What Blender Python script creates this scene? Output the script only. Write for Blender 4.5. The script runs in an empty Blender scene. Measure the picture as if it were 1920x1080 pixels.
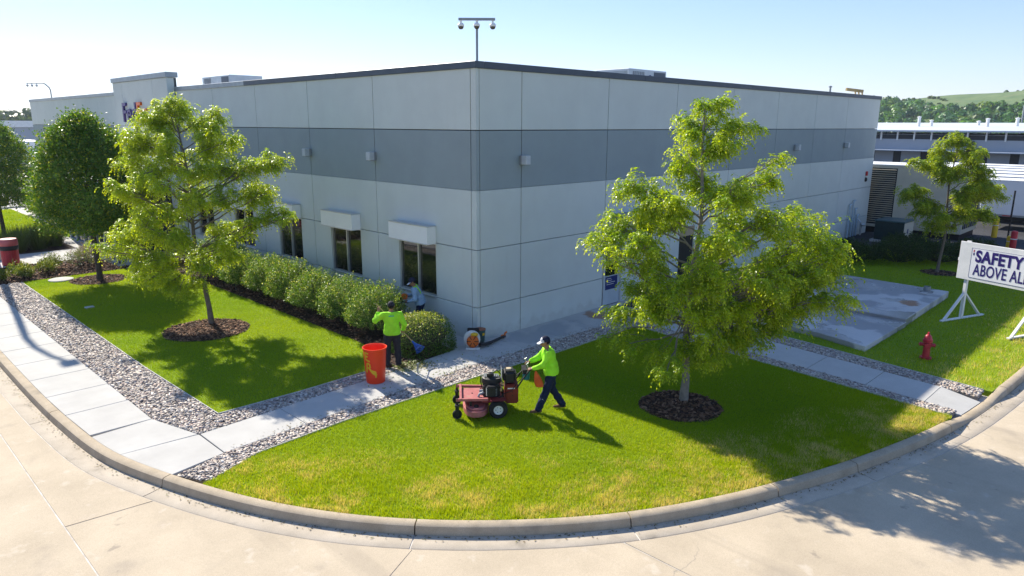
import bpy, bmesh, math
import numpy as np
from mathutils import Vector, Matrix
S = bpy.context.scene
C = S.collection
rad = math.radians

# ------------------------------------------------------------------ camera, sky, sun, exposure
CAM = np.array([-13.54, -14.892, 6.30])
YAW, PITCH, ROLL = 0.7821, 0.2277, 0.0042
Fv = np.array([math.cos(YAW)*math.cos(PITCH), math.sin(YAW)*math.cos(PITCH), -math.sin(PITCH)])
Rv = np.array([math.sin(YAW), -math.cos(YAW), 0.0]); Uv = np.cross(Rv, Fv)
R2 = Rv*math.cos(ROLL)+Uv*math.sin(ROLL); U2 = -Rv*math.sin(ROLL)+Uv*math.cos(ROLL)
cd = bpy.data.cameras.new('camera'); cam = bpy.data.objects.new('camera', cd); C.objects.link(cam)
cam.matrix_world = Matrix(((R2[0], U2[0], -Fv[0], CAM[0]), (R2[1], U2[1], -Fv[1], CAM[1]), (R2[2], U2[2], -Fv[2], CAM[2]), (0, 0, 0, 1)))
cd.sensor_width = 36; cd.lens = 36*1324.8/1920; cd.clip_start = .1; cd.clip_end = 6000
S.camera = cam
SUN_EL = math.atan2(1, math.hypot(.16, 1.335)); SUN_AZ = math.atan2(.16, 1.335)   # azimuth from +Y towards +X
w = bpy.data.worlds.new('World'); S.world = w; w.use_nodes = True
nt = w.node_tree; bgn = nt.nodes['Background']
sky = nt.nodes.new('ShaderNodeTexSky'); sky.sky_type = 'NISHITA'; sky.sun_disc = False
sky.sun_elevation = SUN_EL; sky.sun_rotation = SUN_AZ
sky.altitude = 100; sky.air_density = 1.0; sky.dust_density = .12; sky.ozone_density = 1.3
hs = nt.nodes.new('ShaderNodeHueSaturation'); hs.inputs['Saturation'].default_value = 1.2
tn = nt.nodes.new('ShaderNodeMix'); tn.data_type = 'RGBA'; tn.blend_type = 'MULTIPLY'; tn.inputs[0].default_value = 1; tn.inputs[7].default_value = (6.9, 7.2, 9.3, 1)
nt.links.new(sky.outputs[0], hs.inputs['Color']); dm = nt.nodes.new('ShaderNodeMix'); dm.data_type = 'RGBA'; dm.blend_type = 'MULTIPLY'; dm.inputs[0].default_value = 1; dm.inputs[7].default_value = (.1, .1, .1, 1)
gm = nt.nodes.new('ShaderNodeGamma'); gm.inputs[1].default_value = .68     # hazy, even summer sky
nt.links.new(hs.outputs[0], dm.inputs[6]); nt.links.new(dm.outputs[2], gm.inputs[0]); nt.links.new(gm.outputs[0], tn.inputs[6]); nt.links.new(tn.outputs[2], bgn.inputs[0]); bgn.inputs[1].default_value = .084
sl = bpy.data.lights.new('sun', 'SUN'); sl.energy = 4.4; sl.angle = rad(.5); sl.color = (1, .93, .80)
sun = bpy.data.objects.new('sun', sl); C.objects.link(sun)
sun.rotation_euler = Vector((-.16, -1.335, -1)).to_track_quat('-Z', 'Y').to_euler()
sun.location = (0, 0, 40)
vs = S.view_settings; vs.view_transform = 'Standard'; vs.look = 'None'; vs.gamma = 1; vs.exposure = 1.03
vs.use_curve_mapping = False
S.render.engine = 'CYCLES'
S.cycles.max_bounces = 8; S.cycles.diffuse_bounces = 5; S.cycles.transmission_bounces = 8; S.cycles.transparent_max_bounces = 6

# ------------------------------------------------------------------ materials
def nn(nt, t, **k):
    n = nt.nodes.new(t)
    for a, v in k.items(): setattr(n, a, v)
    return n
def mat(name, c, c2=None, scale=3., rough=.8, bump=0., bscale=80., metal=0., spec=.3, detail=6., speck=0., sscale=120., stain=None, coat=0., crack=None):
    """base colour varied between c and c2 by world-space noise, fine speckle, bump and optional stains"""
    m = bpy.data.materials.new(name); m.use_nodes = True
    t = m.node_tree; b = t.nodes['Principled BSDF']; L = t.links
    b.inputs['Roughness'].default_value = rough; b.inputs['Metallic'].default_value = metal
    b.inputs['Specular IOR Level'].default_value = spec; b.inputs['Coat Weight'].default_value = coat
    g = nn(t, 'ShaderNodeNewGeometry')
    c2 = c2 or tuple(x*.88 for x in c)
    n1 = nn(t, 'ShaderNodeTexNoise'); n1.inputs['Scale'].default_value = scale; n1.inputs['Detail'].default_value = detail
    n1.inputs['Roughness'].default_value = .62
    L.new(g.outputs['Position'], n1.inputs['Vector'])
    r = nn(t, 'ShaderNodeValToRGB'); r.color_ramp.elements[0].position = .33; r.color_ramp.elements[1].position = .67
    r.color_ramp.elements[0].color = (*c2, 1); r.color_ramp.elements[1].color = (*c, 1)
    L.new(n1.outputs['Fac'], r.inputs['Fac']); col = r.outputs[0]
    if speck:
        n2 = nn(t, 'ShaderNodeTexNoise'); n2.inputs['Scale'].default_value = sscale; n2.inputs['Detail'].default_value = 3
        L.new(g.outputs['Position'], n2.inputs['Vector'])
        mr = nn(t, 'ShaderNodeMapRange'); mr.inputs[1].default_value = .3; mr.inputs[2].default_value = .7
        mr.inputs[3].default_value = 1-speck; mr.inputs[4].default_value = 1+speck
        L.new(n2.outputs['Fac'], mr.inputs[0])
        mx = nn(t, 'ShaderNodeMix', data_type='RGBA', blend_type='MULTIPLY'); mx.inputs[0].default_value = 1
        L.new(col, mx.inputs[6]); L.new(mr.outputs[0], mx.inputs[7]); col = mx.outputs[2]
    for st in (stain or []):
        # st = dict(color, scale, lo, hi, stretch, pos, radius, rough)
        mp = nn(t, 'ShaderNodeMapping'); mp.inputs['Scale'].default_value = st.get('stretch', (1, 1, 1))
        L.new(g.outputs['Position'], mp.inputs['Vector'])
        n3 = nn(t, 'ShaderNodeTexNoise'); n3.inputs['Scale'].default_value = st['scale']; n3.inputs['Detail'].default_value = 5
        L.new(mp.outputs[0], n3.inputs['Vector'])
        m3 = nn(t, 'ShaderNodeMapRange', interpolation_type='SMOOTHSTEP'); m3.inputs[1].default_value = st['lo']; m3.inputs[2].default_value = st['hi']
        val = n3.outputs['Fac']
        if 'pos' in st:
            sub = nn(t, 'ShaderNodeVectorMath', operation='SUBTRACT'); sub.inputs[1].default_value = st['pos']
            L.new(g.outputs['Position'], sub.inputs[0])
            dv = nn(t, 'ShaderNodeVectorMath', operation='DIVIDE'); dv.inputs[1].default_value = st['radius']
            L.new(sub.outputs[0], dv.inputs[0])
            ln = nn(t, 'ShaderNodeVectorMath', operation='LENGTH'); L.new(dv.outputs[0], ln.inputs[0])
            ma = nn(t, 'ShaderNodeMath', operation='MULTIPLY_ADD'); ma.inputs[1].default_value = -.45; 
            ma.use_clamp = False
            L.new(ln.outputs['Value'], ma.inputs[0]); L.new(val, ma.inputs[2])
            ad = nn(t, 'ShaderNodeMath', operation='ADD'); ad.inputs[1].default_value = .35
            L.new(ma.outputs[0], ad.inputs[0]); val = ad.outputs[0]
        L.new(val, m3.inputs[0])
        am = nn(t, 'ShaderNodeMath', operation='MULTIPLY'); am.inputs[1].default_value = st.get('amt', 1.); L.new(m3.outputs[0], am.inputs[0])
        mx = nn(t, 'ShaderNodeMix', data_type='RGBA'); L.new(am.outputs[0], mx.inputs[0]); L.new(col, mx.inputs[6])
        mx.inputs[7].default_value = (*st['color'], 1); col = mx.outputs[2]
        if 'rough' in st:
            rr = nn(t, 'ShaderNodeMapRange'); rr.inputs[3].default_value = rough; rr.inputs[4].default_value = st['rough']
            L.new(am.outputs[0], rr.inputs[0]); L.new(rr.outputs[0], b.inputs['Roughness'])
    if crack:
        dn = nn(t, 'ShaderNodeTexNoise'); dn.inputs['Scale'].default_value = 1.3; dn.inputs['Detail'].default_value = 5; L.new(g.outputs['Position'], dn.inputs['Vector'])
        ds = nn(t, 'ShaderNodeVectorMath', operation='SCALE'); ds.inputs['Scale'].default_value = .9; L.new(dn.outputs['Color'], ds.inputs[0])
        da = nn(t, 'ShaderNodeVectorMath', operation='ADD'); L.new(g.outputs['Position'], da.inputs[0]); L.new(ds.outputs[0], da.inputs[1])
        vo = nn(t, 'ShaderNodeTexVoronoi', feature='DISTANCE_TO_EDGE'); vo.inputs['Scale'].default_value = crack[0]; L.new(da.outputs[0], vo.inputs['Vector'])
        cm = nn(t, 'ShaderNodeMapRange'); cm.inputs[1].default_value = crack[1]; cm.inputs[2].default_value = 0; L.new(vo.outputs['Distance'], cm.inputs[0])
        mk = nn(t, 'ShaderNodeTexNoise'); mk.inputs['Scale'].default_value = .22; L.new(g.outputs['Position'], mk.inputs['Vector'])
        mm = nn(t, 'ShaderNodeMapRange'); mm.inputs[1].default_value = .5; mm.inputs[2].default_value = .6; L.new(mk.outputs['Fac'], mm.inputs[0])
        mu = nn(t, 'ShaderNodeMath', operation='MULTIPLY'); L.new(cm.outputs[0], mu.inputs[0]); L.new(mm.outputs[0], mu.inputs[1])
        mx = nn(t, 'ShaderNodeMix', data_type='RGBA'); L.new(mu.outputs[0], mx.inputs[0]); L.new(col, mx.inputs[6]); mx.inputs[7].default_value = (*crack[2], 1); col = mx.outputs[2]
    L.new(col, b.inputs['Base Color'])
    if bump:
        n4 = nn(t, 'ShaderNodeTexNoise'); n4.inputs['Scale'].default_value = bscale; n4.inputs['Detail'].default_value = 4
        L.new(g.outputs['Position'], n4.inputs['Vector'])
        bp = nn(t, 'ShaderNodeBump'); bp.inputs['Strength'].default_value = bump; bp.inputs['Distance'].default_value = .02
        L.new(n4.outputs['Fac'], bp.inputs['Height']); L.new(bp.outputs[0], b.inputs['Normal'])
    return m
def tint_mat(name, rough=.6, transl=0., tcol=(1.25, 1.2, .55), spec=.25):
    """colour from the mesh's own per-piece 'tint' attribute; leaves also let light through"""
    m = bpy.data.materials.new(name); m.use_nodes = True
    t = m.node_tree; b = t.nodes['Principled BSDF']; L = t.links
    a = nn(t, 'ShaderNodeAttribute', attribute_name='tint')
    L.new(a.outputs['Color'], b.inputs['Base Color'])
    b.inputs['Roughness'].default_value = rough; b.inputs['Specular IOR Level'].default_value = spec
    if transl:
        tr = nn(t, 'ShaderNodeBsdfTranslucent')
        mu = nn(t, 'ShaderNodeMix', data_type='RGBA', blend_type='MULTIPLY'); mu.inputs[0].default_value = 1
        L.new(a.outputs['Color'], mu.inputs[6]); mu.inputs[7].default_value = (*tcol, 1)
        L.new(mu.outputs[2], tr.inputs['Color'])
        ms = nn(t, 'ShaderNodeMixShader'); ms.inputs[0].default_value = transl
        L.new(b.outputs[0], ms.inputs[1]); L.new(tr.outputs[0], ms.inputs[2])
        L.new(ms.outputs[0], t.nodes['Material Output'].inputs['Surface'])
    return m

# ------------------------------------------------------------------ object helpers
def tag(o, label=None, cat=None, group=None, kind=None):
    if label: o['label'] = label
    if cat: o['category'] = cat
    if group: o['group'] = group
    if kind: o['kind'] = kind
    return o
def thing(name, label, cat, loc=(0, 0, 0), rz=0., group=None):
    o = bpy.data.objects.new(name, None); C.objects.link(o); o.empty_display_size = .2
    o.location = loc; o.rotation_euler = (0, 0, rz)
    return tag(o, label, cat, group)
def link(name, me, mats, parent=None):
    for m in (mats if isinstance(mats, (list, tuple)) else [mats]): me.materials.append(m)
    o = bpy.data.objects.new(name, me); C.objects.link(o)
    if parent: o.parent = parent
    return o
def npmesh(name, V, F, mats, parent=None, tint=None, smooth=False, fm=None):
    """V (n,3), F (k,3 or 4) numpy; tint (n,3) per-vertex colour"""
    V = np.asarray(V, np.float32); F = np.asarray(F, np.int32); k, q = F.shape
    me = bpy.data.meshes.new(name)
    me.vertices.add(len(V)); me.vertices.foreach_set('co', V.ravel())
    me.loops.add(k*q); me.loops.foreach_set('vertex_index', F.ravel())
    me.polygons.add(k); me.polygons.foreach_set('loop_start', np.arange(0, k*q, q, dtype=np.int32))
    if fm is not None: me.polygons.foreach_set('material_index', np.asarray(fm, np.int32))
    me.update(calc_edges=True)
    if tint is not None:
        a = me.attributes.new('tint', 'FLOAT_COLOR', 'POINT')
        a.data.foreach_set('color', np.c_[tint, np.ones(len(V))].astype(np.float32).ravel())
    if smooth: me.shade_smooth()
    return link(name, me, mats, parent)
def clone(root, loc, rz=0., scale=(1, 1, 1), label=None, group=None):
    r = root.copy(); C.objects.link(r); r.location = loc; r.rotation_euler = (0, 0, rz); r.scale = scale
    if label: r['label'] = label
    if group: r['group'] = group
    for ch in list(root.children):
        c = ch.copy(); C.objects.link(c); c.parent = r
        for g in list(ch.children):
            d = g.copy(); C.objects.link(d); d.parent = c
    return r
def frame_from(d):
    d = np.asarray(d, float); d = d/np.linalg.norm(d)
    a = np.array([0, 0, 1.]) if abs(d[2]) < .9 else np.array([1., 0, 0])
    x = np.cross(a, d); x /= np.linalg.norm(x); return x, np.cross(d, x), d
class MB:
    def __init__(s): s.v = []; s.f = []; s.m = []
    def add(s, v, f, m=0):
        o = len(s.v); s.v += [tuple(map(float, p)) for p in v]; s.f += [tuple(i+o for i in q) for q in f]; s.m += [m]*len(f); return s
    def bx(s, x0, x1, y0, y1, z0, z1, m=0):
        v = [(x, y, z) for z in (z0, z1) for y in (y0, y1) for x in (x0, x1)]
        return s.add(v, [(0, 2, 3, 1), (4, 5, 7, 6), (0, 1, 5, 4), (2, 6, 7, 3), (0, 4, 6, 2), (1, 3, 7, 5)], m)
    def box(s, c, sz, R=None, m=0):
        h = np.array(sz)/2.; v = [np.array([x, y, z])*h for z in (-1, 1) for y in (-1, 1) for x in (-1, 1)]
        if R is not None: v = [np.asarray(R) @ q for q in v]
        v = [q+np.asarray(c) for q in v]
        return s.add(v, [(0, 2, 3, 1), (4, 5, 7, 6), (0, 1, 5, 4), (2, 6, 7, 3), (0, 4, 6, 2), (1, 3, 7, 5)], m)
    def beam(s, a, b, wx, wy, m=0):
        a = np.asarray(a, float); b = np.asarray(b, float); x, y, d = frame_from(b-a)
        return s.box((a+b)/2, (wx, wy, np.linalg.norm(b-a)), np.c_[x, y, d], m)
    def tube(s, pts, rs, n=8, m=0, cap=True):
        pts = [np.asarray(p, float) for p in pts]; rs = [rs]*len(pts) if np.isscalar(rs) else rs
        rings = []; prev = None
        for i, p in enumerate(pts):
            d = pts[min(i+1, len(pts)-1)]-pts[max(i-1, 0)]
            if prev is None: x, y, d = frame_from(d)
            else:
                d = d/np.linalg.norm(d); x = prev-d*(prev@d); x /= np.linalg.norm(x); y = np.cross(d, x)
            prev = x
            rings.append([p+rs[i]*(x*math.cos(2*math.pi*k/n)+y*math.sin(2*math.pi*k/n)) for k in range(n)])
        f = []
        for i in range(len(pts)-1):
            for k in range(n): f.append((i*n+k, i*n+(k+1) % n, (i+1)*n+(k+1) % n, (i+1)*n+k))
        if cap: f.append(tuple(range(n-1, -1, -1))); f.append(tuple((len(pts)-1)*n+k for k in range(n)))
        return s.add([q for r in rings for q in r], f, m)
    def cyl(s, a, b, r, r1=None, n=14, m=0): return s.tube([a, b], [r, r if r1 is None else r1], n, m)
    def lathe(s, prof, n=20, o=(0, 0, 0), axis=(0, 0, 1), m=0, cap=True):
        x, y, d = frame_from(axis); o = np.asarray(o, float); v = []; f = []
        for r, z in prof: v += [o+d*z+r*(x*math.cos(2*math.pi*k/n)+y*math.sin(2*math.pi*k/n)) for k in range(n)]
        for i in range(len(prof)-1):
            for k in range(n): f.append((i*n+k, i*n+(k+1) % n, (i+1)*n+(k+1) % n, (i+1)*n+k))
        if cap and prof[0][0] > 1e-4: f.append(tuple(range(n-1, -1, -1)))
        if cap and prof[-1][0] > 1e-4: f.append(tuple((len(prof)-1)*n+k for k in range(n)))
        return s.add(v, f, m)
    def ell(s, c, r, nu=14, nv=9, m=0):
        prof = [(max(math.sin(math.pi*i/nv), 1e-5), -math.cos(math.pi*i/nv)) for i in range(nv+1)]; o = len(s.v)
        s.lathe(prof, nu, m=m)
        for i in range(o, len(s.v)): q = s.v[i]; s.v[i] = tuple(q[j]*r[j]+c[j] for j in range(3))
        return s
    def prism(s, poly, z0, z1, m=0):
        n = len(poly); ar = sum(poly[i][0]*poly[(i+1) % n][1]-poly[(i+1) % n][0]*poly[i][1] for i in range(n))
        if ar < 0: poly = poly[::-1]
        zz0 = [z0]*n if np.isscalar(z0) else z0; zz1 = [z1]*n if np.isscalar(z1) else (z1 if ar >= 0 else z1[::-1])
        v = [(p[0], p[1], zz0[i]) for i, p in enumerate(poly)]+[(p[0], p[1], zz1[i]) for i, p in enumerate(poly)]
        f = [tuple(range(n-1, -1, -1)), tuple(range(n, 2*n))]+[(i, (i+1) % n, n+(i+1) % n, n+i) for i in range(n)]
        return s.add(v, f, m)
    def xf(s, M, start=0):
        M = np.asarray(M); 
        for i in range(start, len(s.v)): s.v[i] = tuple(M[:3, :3] @ np.array(s.v[i])+M[:3, 3])
        return s
    def mesh(s, name, smooth=False, bevel=0., seg=1):
        me = bpy.data.meshes.new(name); me.from_pydata(s.v, [], s.f)
        me.polygons.foreach_set('material_index', s.m)
        b = bmesh.new(); b.from_mesh(me); bmesh.ops.remove_doubles(b, verts=b.verts, dist=1e-6)
        bmesh.ops.recalc_face_normals(b, faces=b.faces)
        if bevel:
            ed = [e for e in b.edges if len(e.link_faces) == 2 and e.calc_face_angle(0) > .6]
            bmesh.ops.bevel(b, geom=ed, offset=bevel, segments=seg, affect='EDGES', clamp_overlap=True)
        b.to_mesh(me); b.free()
        if smooth: me.shade_smooth(); me.set_sharp_from_angle(angle=rad(38))
        me.update(); return me
    def build(s, name, mats, parent=None, smooth=False, bevel=0., seg=1):
        return link(name, s.mesh(name, smooth, bevel, seg), mats, parent)
def inpoly(P, poly):
    x, y = P[:, 0], P[:, 1]; r = np.zeros(len(P), bool); n = len(poly)
    for i in range(n):
        x0, y0 = poly[i]; x1, y1 = poly[(i+1) % n]
        if y0 == y1: continue
        c = ((y0 > y) != (y1 > y)) & (x < (x1-x0)*(y-y0)/(y1-y0)+x0); r ^= c
    return r
def scatter(poly, n, rng, excl=()):
    a = np.array(poly); lo, hi = a.min(0), a.max(0); out = []
    tot = 0
    area = abs(sum(poly[i][0]*poly[(i+1) % len(poly)][1]-poly[(i+1) % len(poly)][0]*poly[i][1] for i in range(len(poly))))/2
    m = int(n*np.prod(hi-lo)/area)
    P = rng.uniform(lo, hi, (m, 2)); P = P[inpoly(P, poly)]
    for e in excl:
        if len(e) == 3: P = P[np.hypot(P[:, 0]-e[0], P[:, 1]-e[1]) > e[2]]
        else: P = P[~inpoly(P, e)]
    return P
def vnoise(P, sc, seed=0):
    """cheap smooth 2-D value noise in 0..1"""
    r = np.random.default_rng(seed); T = r.random((64, 64)); q = P[:, :2]*sc+100
    i = np.floor(q).astype(int); f = q-i; f = f*f*(3-2*f); a, b = i[:, 0] % 64, i[:, 1] % 64
    a1, b1 = (a+1) % 64, (b+1) % 64
    return (T[a, b]*(1-f[:, 0])+T[a1, b]*f[:, 0])*(1-f[:, 1])+(T[a, b1]*(1-f[:, 0])+T[a1, b1]*f[:, 0])*f[:, 1]
def text_mesh(body, size, depth, bold=0., xs=1.):
    cu = bpy.data.curves.new('text', 'FONT'); cu.body = body; cu.size = size; cu.extrude = depth; cu.offset = bold; cu.space_character = 1.05
    o = bpy.data.objects.new('text', cu); C.objects.link(o)
    bpy.context.view_layer.update()
    me = bpy.data.meshes.new_from_object(o.evaluated_get(bpy.context.evaluated_depsgraph_get()))
    bpy.data.objects.remove(o); bpy.data.curves.remove(cu)
    for v in me.vertices: v.co.x *= xs
    me.materials.clear(); return me
# ------------------------------------------------------------------ site materials
M_road = mat('road_concrete', (.53, .44, .32), (.43, .355, .255), scale=.7, rough=.9, bump=.15, bscale=140, speck=.12, sscale=90,
             stain=[dict(color=(.40, .33, .25), scale=.35, lo=.56, hi=.8, stretch=(1, .5, 1), amt=.85), dict(color=(.26, .22, .18), scale=1.3, lo=.58, hi=.80, amt=.4), dict(color=(.62, .55, .45), scale=3.1, lo=.6, hi=.75, amt=.4), dict(color=(.30, .25, .19), scale=.8, lo=.56, hi=.72, stretch=(2.6, .12, 1), amt=.35), dict(color=(.16, .14, .12), scale=2.4, lo=.70, hi=.76, amt=.45)], crack=(.16, .0025, (.30, .26, .21)))
M_joint0 = mat('joint_grime', (.05, .042, .034), (.03, .026, .022), scale=6, rough=.95)
M_seal = mat('joint_sealant', (.66, .63, .58), (.42, .38, .33), scale=4, rough=.9)
M_walk = mat('walk_concrete', (.50, .485, .45), (.43, .415, .385), scale=1.2, rough=.88, bump=.12, bscale=160, speck=.07, sscale=150,
             stain=[dict(color=(.34, .17, .08), scale=2.2, lo=.42, hi=.62, pos=(4.95, -.75, 0), radius=(.55, .75, .5), amt=.8),
                    dict(color=(.30, .31, .32), scale=1.1, lo=.48, hi=.66, pos=(2.2, -.8, 0), radius=(2.3, .8, .5), amt=.75, rough=.45)])
M_kerb = mat('kerb_concrete', (.47, .385, .275), (.36, .29, .20), scale=2.2, rough=.9, bump=.2, bscale=120, speck=.14, sscale=70,
             stain=[dict(color=(.22, .19, .15), scale=1.7, lo=.57, hi=.75, amt=.55)])
M_gut = mat('gutter_concrete', (.52, .445, .345), (.42, .355, .27), scale=1.6, rough=.9, bump=.2, bscale=120, speck=.13, sscale=80, stain=[dict(color=(.20, .17, .13), scale=2.3, lo=.57, hi=.78, amt=.6)])
M_soil = mat('lawn_soil', (.20, .29, .008), (.15, .23, .008), scale=6, rough=.95)
M_mulchbase = mat('mulch_base', (.055, .03, .02), (.03, .017, .012), scale=14, rough=.95, bump=.5, bscale=50)
M_gravbase = mat('gravel_bed', (.30, .265, .23), (.20, .175, .155), scale=25, rough=.95, bump=.4, bscale=40)
M_asph = mat('asphalt', (.055, .056, .06), (.035, .036, .04), scale=.4, rough=.85, speck=.2, sscale=60)
M_far = mat('far_ground', (.11, .13, .05), (.16, .15, .10), scale=.01, rough=.95)
M_edge = mat('edging_metal', (.62, .61, .58), (.45, .44, .42), scale=3, rough=.6)
M_pad = mat('pad_concrete', (.60, .58, .55), (.52, .50, .47), scale=1.1, rough=.85, bump=.12, bscale=140, speck=.08,
            stain=[dict(color=(.26, .255, .25), scale=.55, lo=.48, hi=.54, amt=.7, rough=.3),
                   dict(color=(.24, .24, .235), scale=.5, lo=.54, hi=.57, amt=.8, rough=.015),
                   dict(color=(.32, .15, .06), scale=2., lo=.44, hi=.6, pos=(13.4, -7.9, .2), radius=(.5, .42, .5), amt=.85)])
T_grass = tint_mat('grass_blade', rough=.55, transl=.42, tcol=(1.35, 1.25, .35), spec=.25)
T_stone = tint_mat('river_stone', rough=.75)
T_chip = tint_mat('bark_chip', rough=.9, spec=.1)

# ------------------------------------------------------------------ ground, road, kerb
tag(MB().bx(-1600, 1600, -1600, 1600, -.6, -.24).build('ground', M_far), 'wide open ground reaching to the horizon', 'ground', kind='structure')
KP = [(-10.22, 70), (-10.22, 50), (-10.22, 30), (-10.22, 16), (-10.22, 9), (-10.22, 4.5), (-10.16, 2), (-9.98, -.3), (-9.52, -2.1), (-8.88, -3.85), (-8.12, -5.3), (-7.25, -6.48), (-6.15, -7.6), (-4.85, -8.62), (-3.5, -9.38), (-2, -10.02), (.2, -10.75), (3.0, -11.4), (6, -11.75), (9.5, -11.95), (16, -12.1), (30, -12.3), (60, -12.6)]
def catmull(P, step=.25):
    P = [np.array(p, float) for p in P]; P = [2*P[0]-P[1]]+P+[2*P[-1]-P[-2]]; out = []
    for i in range(1, len(P)-2):
        a, b, c, d = P[i-1:i+3]; n = max(2, int(np.linalg.norm(c-b)/step))
        for k in range(n):
            # centripetal-free cardinal spline, tangents scaled by neighbouring chord lengths
            t = k/n; l = np.linalg.norm(c-b)
            m1 = (c-a)/max(np.linalg.norm(c-a), 1e-6)*l; m2 = (d-b)/max(np.linalg.norm(d-b), 1e-6)*l
            out.append((2*t**3-3*t*t+1)*b+(t**3-2*t*t+t)*m1+(-2*t**3+3*t*t)*c+(t**3-t*t)*m2)
    out.append(P[-2]); return np.array(out)
KPATH = catmull(KP)
ks = np.r_[0, np.cumsum(np.hypot(*np.diff(KPATH, axis=0).T))]
kt = np.gradient(KPATH, axis=0); kt /= np.linalg.norm(kt, axis=1)[:, None]; kn = np.c_[kt[:, 1], -kt[:, 0]]
def kat(s, off=0.):
    return np.array([np.interp(s, ks, KPATH[:, 0]+kn[:, 0]*off), np.interp(s, ks, KPATH[:, 1]+kn[:, 1]*off)])
def snear(x, y): return ks[np.argmin(np.hypot(KPATH[:, 0]-x, KPATH[:, 1]-y))]
def kdip(s):      # dropped kerb where the right-hand walk meets the road
    a, b = snear(4.15, -11.55), snear(5.7, -11.72); 
    d = max(a-s, s-b, 0); return .115*max(0., 1-d/1.0)
joints = [0, 14, 26, 38, 50, snear(-10.2, 8.4), snear(-10.16, 2.75), snear(-9.48, -2.15), snear(-7.3, -6.45), snear(-4.7, -8.73), snear(-2, -10.02), snear(-.1, -10.65), snear(3.2, -11.45), snear(6.8, -11.8), snear(11, -12), snear(16, -12.1), snear(22, -12.2), snear(30, -12.3), ks[-1]]
joints = sorted(set(round(float(j), 3) for j in joints))
kerb = tag(bpy.data.objects.new('kerb', None), 'pale concrete kerb and gutter curving round the lawn corner', 'kerb', kind='structure'); C.objects.link(kerb)
def sweep(s0, s1, prof, name, m, parent, step=.3):
    n = max(2, int((s1-s0)/step)+1); mb = MB(); V = []; q = len(prof(s0))
    for s in np.linspace(s0, s1, n):
        for o, z in prof(s): p = kat(s, o); V.append((p[0], p[1], z))
    F = [(i*q+k, i*q+(k+1) % q, (i+1)*q+(k+1) % q, (i+1)*q+k) for i in range(n-1) for k in range(q)]
    F += [tuple(range(q-1, -1, -1)), tuple((n-1)*q+k for k in range(q))]
    mb.add(V, F); return mb.build(name, m, parent, smooth=True)
for i in range(len(joints)-1):
    a, b = joints[i]+.011, joints[i+1]-.011
    sweep(a, b, lambda s: [(0, -.4), (0, .012-kdip(s)), (.02, .022-kdip(s)), (.15, .018-kdip(s)), (.185, -.005-kdip(s)), (.215, -.135), (.22, -.4)], 'kerb_stone', M_kerb, kerb)
    sweep(joints[i], joints[i+1], lambda s: [(.02, -.45), (.02, -.06-kdip(s)), (.16, -.06-kdip(s)), (.19, -.165), (.604, -.160), (.604, -.45)], 'kerb_bedding', M_joint0, kerb)
    sweep(a, b, lambda s: [(.222, -.4), (.222, -.142), (.40, -.150), (.57, -.146), (.585, -.155), (.585, -.4)], 'gutter_slab', M_gut, kerb)
road = tag(bpy.data.objects.new('road', None), 'sunlit tan concrete road in large slabs', 'road', kind='structure'); C.objects.link(road)
def garc(s0, s1, off=.60, step=.4): return [tuple(kat(s, off)) for s in np.linspace(s0, s1, max(2, int((s1-s0)/step)))]
XJ = -11.33
sj2 = snear(-7.3, -6.45)+.05; sj3 = snear(-4.75, -8.68); sm = snear(-9.7, -2.35)
e2 = np.array([-11.33, -8.62])
slabs = []
ys = [70, 40, 26, 12]
for i in range(3): slabs.append([(XJ+.012, ys[i]-.012), (XJ+.012, ys[i+1]+.012), (-10.82, ys[i+1]+.012), (-10.82, ys[i]-.012)])
slabs.append([(XJ+.012, 11.988)]+[(XJ+.012, -2.388)]+garc(snear(-10.22, 11.99), sm)[::-1])
slabs.append([(XJ+.012, -2.412), (XJ+.012, e2[1]+.02)]+garc(sm+.025, sj2-.012)[::-1])
p2 = kat(sj2, .6); p3 = kat(sj3, .6)
slabs.append([tuple(p2)]+[(XJ+.012, e2[1]-.01), (XJ+.012, -30), (p3[0]-.012, -30)]+garc(sj2+.012, sj3-.012)[::-1][:-1])
slabs.append([(p3[0]+.012, -30), (60, -30)]+garc(sj3+.012, ks[-1]-.1)[::-1])
slabs.append([(XJ-.012, 70), (XJ-.012, 6), (-45, 6), (-45, 70)])
slabs.append([(XJ-.012, 5.976), (XJ-.012, -30), (-45, -30), (-45, 5.976)])
for sl_ in slabs: MB().prism(sl_, -.3, -.15).build('road_slab', M_road, road)
tag(MB().bx(-46, 61, -31, 71, -.235, -.158).build('joint_filler', M_seal, road))
tag(MB().bx(26.4, 200, -11.2, 120, -.2, -.03).build('asphalt_yard', M_asph), 'dark asphalt service yard behind the building', 'yard', kind='structure')
tag(MB().bx(-10.0, 60, 50.8, 220, -.2, -.04).build('truck_yard', M_walk), 'pale concrete truck yard far behind the building', 'yard', kind='structure')

# ------------------------------------------------------------------ walks
walk = tag(bpy.data.objects.new('sidewalk', None), 'light concrete sidewalk slabs round the building', 'sidewalk', kind='structure'); C.objects.link(walk)
def slab(poly, z1=0., z0=-.12): MB().prism(poly, z0, z1).build('paving_slab', M_walk, walk, bevel=.008)
g = .006
ysl = [46, 42, 38, 34, 30, 26, 22, 18.8, 17.0, 15.2, 13.5, 11.8, 10.2, 8.6, 7.0, 5.4, 3.85, 2.35, .82]
for a, b in zip(ysl[:-1], ysl[1:]):
    sa, sb = snear(-10.2, a), snear(-10.2, b)
    ka, kb = kat(sa, -.012), kat(sb, -.012)
    slab([(ka[0], a-g), (-8.87, a-g), (-8.87, b+g), (kb[0], b+g)])
def karc(y0, y1, off=-.012): return [tuple(kat(s, off)) for s in np.linspace(snear(-10, y0), snear(-9.5, y1), 6)]
slab([(-8.87, .82-g), (-8.47, -.68+g)]+karc(-.52, .80)[::1][::1])
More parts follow.
